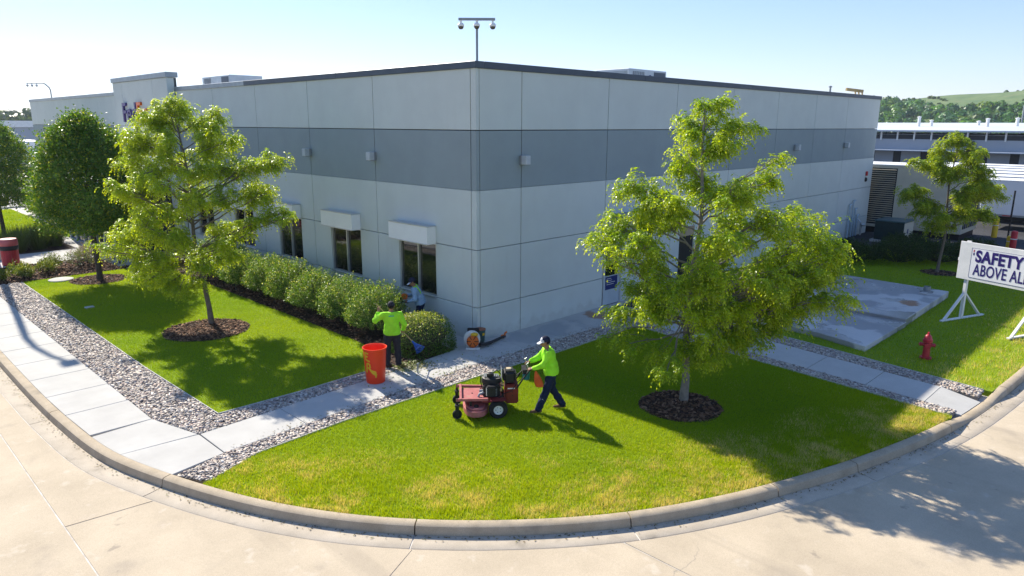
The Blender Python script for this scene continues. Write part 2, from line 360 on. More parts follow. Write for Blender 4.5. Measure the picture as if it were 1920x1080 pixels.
slab([(-8.46, -.70), (-8.455, -1.90)]+[tuple(kat(s, -.012)) for s in np.linspace(snear(-9.48, -2.12), snear(-9.95, -.55), 6)])
tb = lambda x: np.interp(x, [-8.45, -6.8, -4.8, -1.58, .84, 5.43, 9.6], [-1.88, -1.79, -1.66, -1.43, -1.47, -1.56, -1.6])
tt = lambda x: np.interp(x, [-8.45, -2.93, -.98], [-.70, -.36, -.07])
xs_ = [-8.44, -6.6, -5.1, -3.4, -1.7, -.95]
for a, b in zip(xs_[:-1], xs_[1:]): slab([(a+g, tb(a)), (b-g, tb(b)), (b-g, tt(b)), (a+g, tt(a))])
xa = [-.95, .6, 2.15, 3.75, 5.35, 7.1, 9.6]
for a, b in zip(xa[:-1], xa[1:]): slab([(a+g, tb(a)), (b-g, tb(b)), (b-g, -.006), (a+g, -.006)])
slab([(-.95+g, .0), (-.006, .0), (-.006, 1.55), (-.95+g, 1.55)])
wl = lambda y: np.interp(y, [-11.72, -1.5], [4.26, 5.40]); wr = lambda y: np.interp(y, [-11.72, -1.5], [5.58, 6.95])
yw = [-1.62, -3.2, -4.75, -6.3, -7.88, -9.42, -10.8]
for a, b in zip(yw[:-1], yw[1:]): slab([(wl(a), a-g), (wr(a), a-g), (wr(b), b+g), (wl(b), b+g)])
kk = [tuple(kat(s, -.012)) for s in np.linspace(snear(4.26, -11.5), snear(5.58, -11.7), 4)]
pz = [0, 0]+[-.09]*4
MB().prism([(wr(-10.8), -10.806), (wl(-10.8), -10.806)]+kk, -.25, pz).build('paving_slab', M_walk, walk)
# entrance walk at the far left
for a, b in ((-8.85, -7.2), (-7.19, -5.5), (-5.49, -3.9)): slab([(a, 22.9), (b, 22.9), (b, 26.2), (a, 26.2)])
for a, b in ((19.6, 22.8), (22.82, 26.2), (26.22, 29.8), (29.82, 33.6)): slab([(-3.88, a), (-2.0 if a < 21 else -3.2, a), (-2.0 if a < 21 else -3.2, b), (-3.88, b)])

# ------------------------------------------------------------------ lawns, beds, gravel
s_a, s_b = snear(-9.12, -2.85), snear(3.75, -11.55)
kin = [tuple(kat(s, -.006)) for s in np.linspace(s_a, s_b, 60)]
LAWN_F = kin+[(3.80, -11.45), (4.22, -7.5), (4.45, -5.2), (4.78, -2.36), (1.13, -2.36), (-2.1, -2.22), (-6, -2.24), (-8, -2.38)]
LAWN_L = [(-7.74, 18.8), (-7.76, 11.8), (-7.80, 4.5), (-7.72, .08), (-5.8, .03), (-3.35, .12), (-2.62, .75), (-2.5, 3), (-2.48, 18.9)]
LAWN_R = [(6.25, -11.65), (6.55, -9.5), (6.95, -7.0), (7.45, -3.2), (7.6, -1.7), (9.7, -1.7), (9.7, -.03), (26.4, -.03), (26.4, -12.2)]+[tuple(kat(s, -.006)) for s in np.linspace(snear(26.3, -12.2), snear(6.3, -11.75), 24)]
LAWN_B = [(-7.6, 33.5), (-7.6, 48.5), (-2.6, 48.5), (-2.6, 30.6), (-4.0, 30.6), (-4.0, 33.5)]
PAD1 = [(7.30, -8.45), (11.0, -8.45), (11.0, -4.4), (7.95, -4.6), (7.75, -6.9)]
PAD2 = [(11.0, -8.42), (16.45, -8.30), (16.75, -4.3), (11.0, -4.35)]
RINGS = [(.02, -6.9, .93), (-5.2, 6.85, 1.27), (-5.35, 17.25, 1.05), (21.4, -6.75, .75)]
BED = [(-2.93, -.36), (-.97, -.07), (-.96, 1.56), (-.01, 1.56), (-.01, 18.9), (-2.46, 18.9), (-2.48, 3), (-2.6, .72), (-3.0, .28)]
BED2 = [(-8.85, 18.82), (-3.9, 18.95), (-2.46, 18.95), (-2.2, 19.6), (-3.9, 19.65), (-3.9, 22.85), (-8.85, 22.85)]
BED3 = [(-8.85, 26.25), (-3.9, 26.25), (-3.9, 30.5), (-4.1, 33.4), (-8.85, 33.4)]
GR = [[(-8.86, 18.8), (-7.76, 18.8), (-7.78, 11.8), (-7.82, 4.5), (-7.74, .06), (-5.8, .01), (-3.3, .10), (-2.98, -.37), (-8.44, -.68), (-8.86, .82)],
      [(-8.45, -1.91), (-6.8, -1.81), (-4.8, -1.68), (-1.58, -1.45), (.84, -1.49), (5.35, -1.58), (4.80, -2.34), (1.13, -2.34), (-2.1, -2.20), (-6, -2.22), (-8, -2.36), (-9.10, -2.80), (-9.47, -2.2)],
      [(5.38, -1.6), (4.27, -11.46), (3.82, -11.42), (4.24, -7.5), (4.47, -5.2), (4.80, -2.34)],
      [(6.97, -1.64), (7.58, -1.64), (7.43, -3.2), (6.93, -7), (6.53, -9.5), (6.2, -11.58), (5.62, -11.60)]]
for nm, poly, lb in (('lawn', LAWN_F, 'soil under the curved corner lawn'), ('lawn', LAWN_L, 'soil under the lawn along the hedge'), ('lawn', LAWN_R, 'soil under the shaded lawn with the hydrant'), ('lawn', LAWN_B, 'soil under the far lawn by the entrance')):
    tag(MB().prism(poly, -.2, -.015).build(nm, M_soil), lb, 'lawn', kind='structure')
for poly, lb in ((BED, 'bark mulch bed below the hedge'), (BED2, 'bark mulch planting bed by the entrance walk'), (BED3, 'far planting bed beyond the entrance walk')):
    tag(MB().prism(poly, -.2, -.008).build('planting_bed', M_mulchbase), lb, 'bed', kind='structure')
for poly, lb in zip(GR, ('gravel strip bed beside the left sidewalk', 'gravel strip bed between corner lawn and walk', 'gravel strip bed on the lawn side of the right walk', 'gravel strip bed on the hydrant side of the right walk')):
    tag(MB().prism(poly, -.2, -.03).build('gravel_bed', M_gravbase), lb, 'gravel', kind='structure')
def ringpts(c, n=28, jit=.03, seed=1):
    r = np.random.default_rng(seed); return [(c[0]+c[2]*(1+jit*r.normal())*math.cos(2*math.pi*k/n), c[1]+c[2]*(1+jit*r.normal())*math.sin(2*math.pi*k/n)) for k in range(n)]
for i, (c, lb) in enumerate(zip(RINGS, ('mulch ring round the big corner tree', 'mulch ring round the light tree on the left lawn', 'mulch ring round the dense dark tree', 'mulch ring round the tree beside the dark hedge'))):
    tag(MB().prism(ringpts(c, seed=i), -.1, .0).build('mulch_ring', M_mulchbase), lb, 'mulch', kind='structure')
# edging strips between lawn and gravel
ed = MB()
for pl in ([(-7.75, 18.8), (-7.77, 11.8), (-7.81, 4.5), (-7.73, .07), (-5.8, .02), (-3.3, .11)], [(-8, -2.37), (-6, -2.23), (-2.1, -2.21), (1.13, -2.35), (4.79, -2.35), (4.46, -5.2), (4.23, -7.5), (3.81, -11.43)], [(7.44, -3.2), (6.94, -7), (6.54, -9.5), (6.2, -11.6)]):
    for a, b in zip(pl[:-1], pl[1:]): ed.beam((*a, -.03), (*b, -.03), .09, .012) if abs(a[0]-b[0]) < -1 else ed.beam((*a, -.015), (*b, -.015), .012, .07)
tag(ed.build('lawn_edging', M_edge), 'thin pale metal edging between grass and gravel', 'edging', kind='structure')

def kdist(P):
    d = np.full(len(P), 1e9); K = KPATH[::3]
    for k in K: d = np.minimum(d, np.hypot(P[:, 0]-k[0], P[:, 1]-k[1]))
    return d
def grass(name, poly, n, seed, label, excl=(), dryk=True, h=.042, w=.010):
    r = np.random.default_rng(seed); P = scatter(poly, n, r, excl); n = len(P)
    big = vnoise(P, .55, 3); mid = vnoise(P, 2.1, 4); fine = vnoise(P, 6., 5)
    if dryk:
        kd = kdist(P); ed_ = np.clip(1-(kd-.25)/2.3, 0, 1)*np.clip((P[:, 1]+1.0)/-3., 0, 1)
    else: ed_ = np.zeros(n)
    dry = np.clip(ed_*(1.4*mid*(.3+1.2*fine)-.14)+.2*(mid-.7), 0, 1)
    isdry = r.random(n) < dry*.85
    hh = h*(.6+.7*r.random(n))*(1+1.1*ed_*fine); az = r.uniform(0, 2*math.pi, n); lean = r.normal(0, .45, n)
    wd = w*(.7+.6*r.random(n)); up = np.c_[np.cos(az)*lean*hh, np.sin(az)*lean*hh, hh]
    # mower passes: blades lean with the pass they were cut in
    ph = np.sin((P[:, 0]*.55+P[:, 1]*.83)*2*math.pi/1.05); up[:, 0] += .35*hh*np.sign(ph)*(.8-ed_)*.76; up[:, 1] -= .35*hh*np.sign(ph)*(.8-ed_)*.65
    a2 = r.uniform(0, math.pi, n); sd = np.c_[np.cos(a2), np.sin(a2), np.zeros(n)]*wd[:, None]/2
    B = np.c_[P, np.full(n, -.012)]
    V = np.stack([B-sd, B+sd, B+up], 1).reshape(-1, 3)
    g1 = np.array([.155, .31, .010]); g2 = np.array([.37, .45, .006]); g3 = np.array([.66, .56, .26])
    t = np.clip(.15+.55*big+.3*r.random(n)+.5*ed_, 0, 1)[:, None]; col = g1*(1-t)+g2*t
    col = np.where(isdry[:, None], g3*(.7+.5*r.random(n))[:, None], col*(.8+.4*r.random(n))[:, None])
    T = np.repeat(col, 3, 0); F = np.arange(3*n).reshape(-1, 3)
    return tag(npmesh(name, V, F, T_grass, tint=T), label, 'grass', kind='stuff')
grass('grass', LAWN_F, 410000, 11, 'mown bright green grass of the curved corner lawn with straw patches', excl=[RINGS[0]])
grass('grass', LAWN_L, 260000, 12, 'sunlit green grass of the lawn along the hedge', excl=[RINGS[1], RINGS[2]], dryk=False)
grass('grass', LAWN_R, 130000, 13, 'shaded green grass round the hydrant and concrete pad', excl=[PAD1, PAD2, RINGS[3]], dryk=True, h=.06, w=.014)
grass('grass', LAWN_B, 30000, 14, 'far sunlit grass by the entrance', dryk=False, h=.07, w=.03)

ICO_V = np.array([(x, y, z) for z in (-.62, .62) for y in (-.75, .75) for x in (-.75, .75)])*np.array([1, 1, 1.])
ICO_F = np.array([(0, 2, 3), (0, 3, 1), (4, 5, 7), (4, 7, 6), (0, 1, 5), (0, 5, 4), (2, 6, 7), (2, 7, 3), (0, 4, 6), (0, 6, 2), (1, 3, 7), (1, 7, 5)])
def stones(name, poly, n, seed, label, cat, mat_, pal, rmin, rmax, z, flat=.6, kind='stuff', excl=(), parent=None):
    r = np.random.default_rng(seed); P = scatter(poly, n, r, excl); n = len(P); nv = len(ICO_V)
    sc = r.uniform(rmin, rmax, n)[:, None]*np.c_[.8+.6*r.random(n), .7+.4*r.random(n), flat*(.7+.6*r.random(n))]
    a = r.uniform(0, 2*math.pi, n); tl = r.normal(0, .35, n)
    X = (ICO_V[None]+r.normal(0, .2, (n, nv, 3)))*sc[:, None]
    x = X[..., 0]*np.cos(tl)[:, None]-X[..., 2]*np.sin(tl)[:, None]; zz = X[..., 0]*np.sin(tl)[:, None]+X[..., 2]*np.cos(tl)[:, None]; y = X[..., 1]
    V = np.stack([x*np.cos(a)[:, None]-y*np.sin(a)[:, None]+P[:, :1], x*np.sin(a)[:, None]+y*np.cos(a)[:, None]+P[:, 1:2], zz+z+r.uniform(-.3, .6, n)[:, None]*rmin], 2).reshape(-1, 3)
    pal = np.array(pal); col = pal[r.integers(0, len(pal), n)]*(.75+.5*r.random((n, 1)))
    F = (ICO_F[None]+nv*np.arange(n)[:, None, None]).reshape(-1, 3)
    o = npmesh(name, V, F, mat_, parent, tint=np.repeat(col, nv, 0))
    if parent is None: tag(o, label, cat, kind=kind)
    return o
SP = [(.44, .38, .33), (.34, .295, .265), (.54, .48, .42), (.40, .31, .265), (.26, .235, .22), (.47, .40, .33), (.60, .55, .49)]
for i, (poly, n, lb) in enumerate(zip(GR, (15000, 6600, 4000, 4000), ('pale river gravel strip beside the left sidewalk', 'river gravel strip between corner lawn and walk', 'shaded river gravel on the lawn side of the right walk', 'shaded river gravel on the hydrant side of the right walk'))):
    stones('gravel', poly, n, 30+i, lb, 'gravel', T_stone, SP, .019, .041, -.016)
MP = [(.14, .075, .046), (.09, .048, .032), (.20, .115, .075), (.06, .035, .026), (.25, .16, .105)]
for i, (c, lb) in enumerate(zip(RINGS, ('dark bark mulch round the big corner tree', 'brown bark mulch round the light tree', 'brown bark mulch round the dense dark tree', 'dark bark mulch round the tree by the dark hedge'))):
    stones('mulch', ringpts(c, 20, 0), (900, 1500, 700, 250)[i], 50+i, lb, 'mulch', T_chip, MP, .02, .045, .008, flat=.35)
stones('mulch', BED, 4200, 60, 'dark bark mulch chips below the hedge', 'mulch', T_chip, MP, .02, .045, .004, flat=.35)
stones('mulch', BED2, 2600, 61, 'brown bark mulch chips in the entrance bed', 'mulch', T_chip, MP, .025, .06, .004, flat=.4)
# leaf clippings fallen from the hedge
r_ = np.random.default_rng(5); n_ = 520
cp = np.c_[r_.normal(-2.75, .32, n_), r_.normal(-.42, .2, n_)]; cz = np.clip(.13-.25*np.hypot((cp[:, 0]+2.75)/.8, (cp[:, 1]+.35)/.5)*.5, .004, .2)*r_.random(n_)+.006
fly = np.c_[r_.uniform(-4.6, .3, 160), r_.uniform(-1.6, .1, 160)]; cp = np.r_[cp, fly]; cz = np.r_[cz, np.full(160, .006)]; n_ = len(cp)
a_ = r_.uniform(0, 6.28, n_); l_ = r_.uniform(.02, .05, n_); dx = np.c_[np.cos(a_), np.sin(a_), r_.normal(0, .3, n_)]*l_[:, None]; dy = np.c_[-np.sin(a_), np.cos(a_), r_.normal(0, .3, n_)]*l_[:, None]*.45
B_ = np.c_[cp, cz]; V_ = np.stack([B_-dx, B_+dy, B_+dx, B_-dy], 1).reshape(-1, 3); V_[:, 2] = np.maximum(V_[:, 2], .004)
tc_ = np.array([(.16, .22, .05), (.25, .28, .08), (.10, .16, .04), (.30, .27, .12)])[r_.integers(0, 4, n_)]
T_leaf = tint_mat('leaf', rough=.5, transl=.45, tcol=(1.4, 1.3, .4))
tag(npmesh('leaf_clippings', V_, np.arange(4*n_).reshape(-1, 4), T_leaf, tint=np.repeat(tc_, 4, 0)), 'scattered leaf clippings in front of the round bush', 'clippings', kind='stuff')

# dead leaves and grit caught in the gutter and along the walk edges
r_ = np.random.default_rng(8); n_ = 900; sg_ = r_.uniform(snear(-10.2, 8), snear(9, -11.9), n_); of_ = .235+np.abs(r_.normal(0, .07, n_))
cp = np.array([kat(a, b) for a, b in zip(sg_, of_)]); cz = np.full(n_, -.140)
wx = r_.uniform(-8.3, 5, 500); wy = np.array([tb(x) for x in wx])+np.abs(r_.normal(0, .12, 500)); cp = np.r_[cp, np.c_[wx, wy]]; cz = np.r_[cz, np.full(500, .004)]; n_ = len(cp)
a_ = r_.uniform(0, 6.28, n_); l_ = r_.uniform(.008, .028, n_); dx = np.c_[np.cos(a_), np.sin(a_), r_.normal(0, .15, n_)]*l_[:, None]; dy = np.c_[-np.sin(a_), np.cos(a_), r_.normal(0, .15, n_)]*l_[:, None]*.5
B_ = np.c_[cp, cz+.004]; V_ = np.stack([B_-dx, B_+dy, B_+dx, B_-dy], 1).reshape(-1, 3)
tc_ = np.array([(.10, .08, .05), (.2, .15, .08), (.06, .05, .04), (.14, .16, .05), (.3, .25, .15)])[r_.integers(0, 5, n_)]
tag(npmesh('leaf_litter', V_, np.arange(4*n_).reshape(-1, 4), T_leaf, tint=np.repeat(tc_, 4, 0)), 'dead leaf bits and grit along the gutter and walk edge', 'litter', kind='stuff')
# ------------------------------------------------------------------ building
M_lt = mat('wall_light_paint', (.60, .645, .605), (.56, .60, .565), scale=.9, rough=.85, bump=.35, bscale=60, speck=.07, sscale=45,
           stain=[dict(color=(.50, .51, .47), scale=1.2, lo=.56, hi=.8, stretch=(2.2, 2.2, .22), amt=.22), dict(color=(.36, .34, .29), scale=3.5, lo=.40, hi=.75, pos=(0, 0, 0), radius=(1e4, 1e4, .40), amt=.28)])
M_dk = mat('wall_band_paint', (.29, .345, .355), (.265, .315, .325), scale=.9, rough=.85, bump=.35, bscale=60, speck=.07, sscale=45,
           stain=[dict(color=(.28, .30, .29), scale=1.4, lo=.6, hi=.8, stretch=(2.2, 2.2, .25), amt=.3)])
M_joint = mat('joint_dark_backing', (.09, .10, .10), (.06, .07, .07), scale=5, rough=.9)  # dark backing colour that shows between the wall panels
M_cop = mat('coping_metal', (.075, .095, .12), (.06, .075, .10), scale=1.5, rough=.45, metal=.3)
M_copL = mat('coping_galvanised', (.30, .34, .36), (.22, .25, .28), scale=2.5, rough=.4, metal=.5)
M_glass = mat('window_glass', (.012, .014, .015), (.010, .011, .012), rough=.03, spec=.9)
M_alu = mat('window_aluminium', (.58, .60, .60), (.5, .52, .52), scale=6, rough=.35, metal=.6)
M_box = mat('awning_panel', (.86, .86, .82), (.80, .80, .77), scale=2, rough=.5)
M_grey = mat('grey_metal', (.30, .33, .34), (.24, .26, .28), scale=5, rough=.5, metal=.4)
M_roof = mat('roof_membrane', (.55, .55, .53), (.46, .46, .45), scale=1, rough=.9)
M_blk = mat('black_plastic', (.02, .02, .022), (.012, .012, .014), scale=9, rough=.5)
M_wht = mat('white_paint', (.78, .78, .75), (.68, .68, .66), scale=4, rough=.6)
M_red = mat('red_paint', (.55, .03, .035), (.40, .02, .025), scale=4, rough=.45)
M_yel = mat('yellow_paint', (.80, .50, .02), (.68, .40, .02), scale=5, rough=.5)
M_blue = mat('blue_print', (.018, .03, .15), (.015, .025, .12), scale=8, rough=.4)
M_door = mat('door_paint', (.44, .50, .53), (.40, .45, .48), scale=3, rough=.5)
ZR = [0.0, 1.025, 2.74, 4.45, 6.13, 7.80]
B = thing('warehouse_building', 'long grey precast concrete warehouse with a darker band and flat roof', 'building')
MB().bx(.145, 31.9, .145, 50.5, -.2, 7.72).build('wall_core', M_joint, B)
MB().bx(.25, 31.8, .25, 50.4, 7.722, 7.75).build('roof', M_roof, B)
def rowmat(i): return M_dk if i == 3 else M_lt
GAP = .014; hg = [.010, .010, .010, .004, .012, 0]
def panelL(y0, y1, i, x=0., z0=None, z1=None, m=None):
    z0 = ZR[i]+(hg[i] if i else -.15) if z0 is None else z0; z1 = ZR[i+1]-hg[i+1] if z1 is None else z1
    MB().bx(x, x+.13, y0+GAP, y1-GAP, z0, z1).build('wall_panel', m or rowmat(i), B, bevel=.007)
def panelR(x0, x1, i, z0=None, z1=None, m=None):
    z0 = ZR[i]+(hg[i] if i else -.15) if z0 is None else z0; z1 = ZR[i+1]-hg[i+1] if z1 is None else z1
    MB().bx(x0+GAP, x1-GAP, 0, .13, z0, z1).build('wall_panel', m or rowmat(i), B, bevel=.007)
jl = [.0, .22, 4.93, 9.06, 13.17, 17.25, 21.42]
jl2 = [29.42, 33.9, 38.05, 42.15, 46.25, 50.6]
WIN = [(1.86, 3.76), (5.97, 7.92), (10.06, 11.9), (14.15, 16.0), (18.25, 20.1)]
for k in range(len(jl)-1):
    for i in range(5):
        a, b = jl[k], jl[k+1]
        wn = [q for q in WIN if a < q[0] < b]
        if k == 0: a, b = -GAP, b
        if i == 1 and wn:
            panelL(a, wn[0][0]+GAP, i); panelL(wn[0][1]-GAP, b, i)
        else: panelL(a, b, i)
for a, b in zip(jl2[:-1], jl2[1:]):
    for i in range(5): panelL(a, b, i)
jr = [.135, 1.83, 5.99, 10.2, 14.46, 18.69, 22.93, 27.09, 32.04]
for a, b in zip(jr[:-1], jr[1:]):
    for i in range(5):
        if a == 5.99 and i < 2:
            panelR(7.05, b, i); 
            if i == 1: panelR(a, 7.07, i, z0=2.47)
        elif a == 10.2 and i in (0, 1):
            panelR(a, 10.9, i); panelR(12.0, b, i)
            if i == 1: panelR(10.9-GAP, 12.0+GAP, i, z0=2.32)
        else: panelR(a, b, i)
# far end walls
for a, b in ((.08, 12), (12, 25), (25, 38), (38, 50.55)): MB().bx(31.985, 32.04, a+.06, b-.01, -.15, 7.79).build('wall_panel', M_lt, B)
MB().bx(.06, 31.98, 50.55, 50.6, -.15, 7.79).build('wall_panel', M_lt, B)
# metal coping
def copL(y0, y1, z=7.98, x=0., m=None):
    MB().bx(x-.045, x+.30, y0, y1, z-.19, z).build('coping', m or M_cop, B, bevel=.01)
copL(-.045, 7.0); copL(7.006, 14); copL(14.006, 21.40, m=M_copL); copL(29.42, 36, m=M_copL); copL(36.006, 43, m=M_copL); copL(43.006, 50.62, m=M_copL)
for a, b in ((.302, 8), (8.006, 16), (16.006, 24), (24.006, 32.09)): MB().bx(a, b, -.045, .30, 7.79, 7.98).build('coping', M_cop, B, bevel=.01)
MB().bx(31.8, 32.09, .302, 50.6, 7.79, 7.98).build('coping', M_cop, B)
# raised entrance tower
for a, b in zip([21.42, 23.4, 27.95, 29.42][:-1], [21.42, 23.4, 27.95, 29.42][1:]):
    for z0, z1 in ((3.6, 6.13), (6.13, 8.42)): MB().bx(-.36, -.02, a+GAP, b-GAP, z0+.008, z1-.008).build('wall_panel', M_lt, B, bevel=.008)
MB().bx(-.34, .10, 21.45, 29.40, 3.5, 8.40).build('tower_core', M_joint, B)
MB().bx(-.42, .16, 21.36, 29.48, 8.42, 8.66).build('coping', M_copL, B, bevel=.01)
for a, b in ((21.43, 22.3), (29.0, 29.41)): MB().bx(-.36, -.02, a, b, -.1, 3.6).build('tower_pier', M_lt, B)
# windows and awning boxes
for k, (a, b) in enumerate(WIN):
    wd = MB().bx(.10, .13, a, b, 1.03, 2.735).build('window', M_glass, B)
    fr = MB()
    for (y0, y1, z0, z1) in ((a, a+.055, 1.03, 2.735), (b-.055, b, 1.03, 2.735), (a+.056, b-.056, 1.03, 1.085), (a+.056, b-.056, 2.68, 2.735)): fr.bx(.035, .099, y0, y1, z0, z1)
    fr.build('window_frame', M_alu, wd)
    mid = (a+b)/2-.02; MB().bx(.03, .099, mid-.03, mid+.03, 1.086, 2.679).build('mullion', M_alu, wd)
    MB().bx(-.03, .034, a-.0, b+.0, 1.0, 1.03).build('window_sill', M_alu, wd)
    ab = MB().bx(-.36, -.004, a-.02, b+.05, 2.72, 3.26).build('awning_box', M_box, B, bevel=.006)
    MB().bx(-.375, -.362, a-.03, b+.06, 2.715, 2.745).bx(-.375, -.002, a-.035, b+.065, 3.262, 3.285).build('box_trim', M_alu, ab)
# door in the right wall
MB().bx(5.99, 7.05, .062, .10, 0, 2.46).build('door_recess', M_joint, B)
dr = MB().bx(6.03, 6.98, .0, .055, .01, 2.2).build('door', M_door, B, bevel=.006)
MB().bx(6.12, 6.86, -.006, -.001, 1.07, 2.14).build('door_glass', M_glass, dr)
MB().bx(6.14, 6.84, -.006, -.001, .56, 1.03).build('door_poster', M_blue, dr)
pm = MB(); rr_ = np.random.default_rng(3)
for j in range(4): pm.bx(6.2, 6.2+.25+.3*rr_.random(), -.009, -.0065, .95-.07*j, .965-.07*j)
pm.build('poster_print', M_wht, dr)
MB().bx(6.36, 6.62, -.008, -.0065, 1.5, 1.72).build('notice', M_grey, dr)
MB().cyl((6.9, -.06, 1.0), (6.9, -.06, 1.25), .014).cyl((6.9, 0, 1.02), (6.9, -.06, 1.02), .011).cyl((6.9, 0, 1.23), (6.9, -.06, 1.23), .011).build('door_handle', M_alu, dr)
MB().bx(5.995, 6.025, -.01, .06, 0, 2.24).bx(6.985, 7.045, -.01, .06, 0, 2.24).bx(6.026, 6.984, -.01, .06, 2.205, 2.24).build('door_frame', M_alu, B)
nb = MB().bx(6.33, 6.53, -.004, .056, 2.26, 2.46).build('door_number', M_wht, B)
MB().bx(6.38, 6.48, -.008, -.0045, 2.3, 2.33).bx(6.38, 6.405, -.008, -.0045, 2.335, 2.42).bx(6.455, 6.48, -.008, -.0045, 2.335, 2.42).bx(6.41, 6.45, -.008, -.0045, 2.37, 2.395).build('number_print', M_blk, nb)
MB().bx(6.2, 9.4, -1.05, -.002, 3.12, 3.26).build('door_canopy', M_copL, B, bevel=.01)
MB().bx(10.9, 12.0, .062, .09, 0, 2.3).build('dark_door', M_blk, B)
MB().bx(10.9, 12.0, .0, .06, 1.95, 2.3).build('beige_lintel', mat('beige_panel', (.42, .33, .22), (.36, .28, .19), rough=.7), B)
# pipes at the far end of the right wall
fp = MB(); M_pipe = mat('blue_pipe', (.42, .52, .58), (.36, .45, .5), scale=6, rough=.45)
for q, (x, h) in enumerate(((28.7, 1.9), (29.2, 2.1), (29.6, 1.6), (30.0, 1.2))): fp.tube([(x, -.12, 0), (x, -.12, h-.1), (x+.1, -.12, h), (x+.3, -.12, h)], .05, 8)
fp.build('riser_pipe', M_pipe, B)
MB().tube([(30.4, -.25, 0), (30.4, -.25, .75), (30.4, -.05, .9)], .06, 8).ell((30.32, -.36, .62), (.09, .12, .09)).ell((30.5, -.36, .62), (.09, .12, .09)).build('hose_connection', M_alu, B)
# entrance vestibule under the tower
vs_ = MB().bx(-3.35, -.37, 22.3, 30.2, 3.2, 3.6).build('entrance_canopy', M_box, B, bevel=.02)
MB().bx(-3.14, -3.10, 22.4, 30.1, .05, 3.2).build('entrance_glass', M_glass, B)
for y in (22.36, 23.9, 25.4, 26.4, 27.4, 28.9, 30.1): MB().bx(-3.22, -3.145, y-.09, y+.09, 0, 3.19).build('entrance_mullion', M_alu if y in (25.4, 26.4, 27.4) else M_door, B)
MB().bx(-3.1, -.37, 22.32, 22.4, 0, 3.19).build('entrance_side', M_glass, B); MB().bx(-3.1, -.37, 30.1, 30.18, 0, 3.19).build('entrance_side', M_glass, B)
MB().bx(-3.26, -3.05, 22.3, 30.2, -.1, .07).build('entrance_threshold', M_door, B)
# raised lettering on the tower
M_nav = mat('sign_purple', (.06, .035, .20), (.05, .03, .16), rough=.35); M_org = mat('sign_orange', (.80, .16, .02), (.7, .13, .02), rough=.35)
sg = thing('wall_sign', 'dark purple and orange raised letters on the entrance tower', 'sign', (-.362, 28.0, 6.35))
xx = 0.
for ch, m in zip('FedEx', (M_nav, M_nav, M_nav, M_org, M_org)):
    me = text_mesh(ch, 1.42, .05, .018); wdt = max(v.co.x for v in me.vertices)
    o = link('letter', me, m, sg); o.matrix_local = Matrix(((0, 0, -1, -.055), (-1, 0, 0, -xx), (0, 1, 0, 0), (0, 0, 0, 1))); xx += wdt+.10

# ------------------------------------------------------------------ wall fixtures and roof things
M_lamph = mat('lamp_grey', (.50, .54, .56), (.42, .46, .48), scale=4, rough=.45)
def wall_light(loc, rz, label):
    t = thing('wall_light', label, 'lamp', loc, rz, 'box lights on the dark wall band')   # local -Y points away from the wall
    MB().bx(-.10, .10, -.09, -.001, -.14, .14).build('bracket', M_grey, t, bevel=.01)
    MB().bx(-.105, .105, -.29, -.092, -.13, .14).build('lamp_housing', M_lamph, t, bevel=.015)
    MB().bx(-.09, .09, -.27, -.11, -.136, -.131).build('lens', M_glass, t)
wall_light((0, 4.93, 5.26), rad(-90), 'box light on the left wall, nearest the building corner')
wall_light((0, 9.06, 5.26), rad(-90), 'box light on the left wall, second from the corner')
wall_light((1.83, 0, 5.26), 0, 'box light on the right wall, close to the building corner')
wall_light((20.8, 0, 5.26), 0, 'box light on the right wall above the tree crown')
wall_light((27.09, 0, 5.26), 0, 'box light on the right wall nearest the far end')
bl = thing('fire_bell', 'small red alarm bell and strobe on the far end of the right wall', 'alarm', (31.0, -.002, 3.35))
MB().lathe([(.13, 0), (.13, .03), (.10, .08), (.03, .10), (.0, .10)], 16, (0, 0, -.14), (0, -1, 0)).build('bell', M_blk, bl, smooth=True)
MB().bx(-.09, .09, -.09, 0, .08, .34).build('strobe', M_red, bl, bevel=.02)
def mast(name, label, loc, rz, style):
    t = thing(name, label, 'camera mast', loc, rz)
    if style == 0:
        MB().tube([(0, 0, 0), (0, 0, .95), (0, .02, 1.2), (0, -.02, 1.42)], .035, 10).build('pole', M_grey, t, smooth=True)
        MB().bx(-.52, .52, -.05, .02, 1.40, 1.47).build('crossbar', M_grey, t, bevel=.006); cs = [(-.45, -.02, 1.40), (0, -.06, 1.40), (.45, -.02, 1.40)]
    else:
        MB().tube([(0, 0, 0), (0, 0, .9), (-.06, 0, 1.1), (-.35, 0, 1.38), (-.55, 0, 1.45), (-1.75, 0, 1.45)], .045, 10).build('pole', M_grey, t, smooth=True); cs = [(-1.7, 0, 1.42), (-1.35, 0, 1.42), (-1.0, 0, 1.42)]
    MB().lathe([(.12, 0), (.12, .02), (.05, .03), (.05, .08)], 12).build('base_plate', M_grey, t)
    for c in cs:
        cm = MB().cyl((c[0], c[1], c[2]-.07), c, .03).lathe([(.09, -.16), (.095, -.12), (.06, -.07), (.0, -.06)], 14, c).build('dome_camera', M_box, t, smooth=True)
        MB().lathe([(.0, -.245), (.05, -.23), (.078, -.19), (.08, -.162), (0, -.162)], 14, c).build('lens_dome', M_glass, cm, smooth=True)
mast('camera_mast', 'grey mast with three dome cameras on the roof corner', (.75, .75, 7.75), rad(-45), 0)
mast('camera_mast', 'distant curved mast with three cameras on the left roof end', (1.2, 49.3, 7.75), rad(-45), 1)
M_gal = mat('galvanised_sheet', (.48, .52, .54), (.38, .42, .45), scale=2, rough=.4, metal=.55)
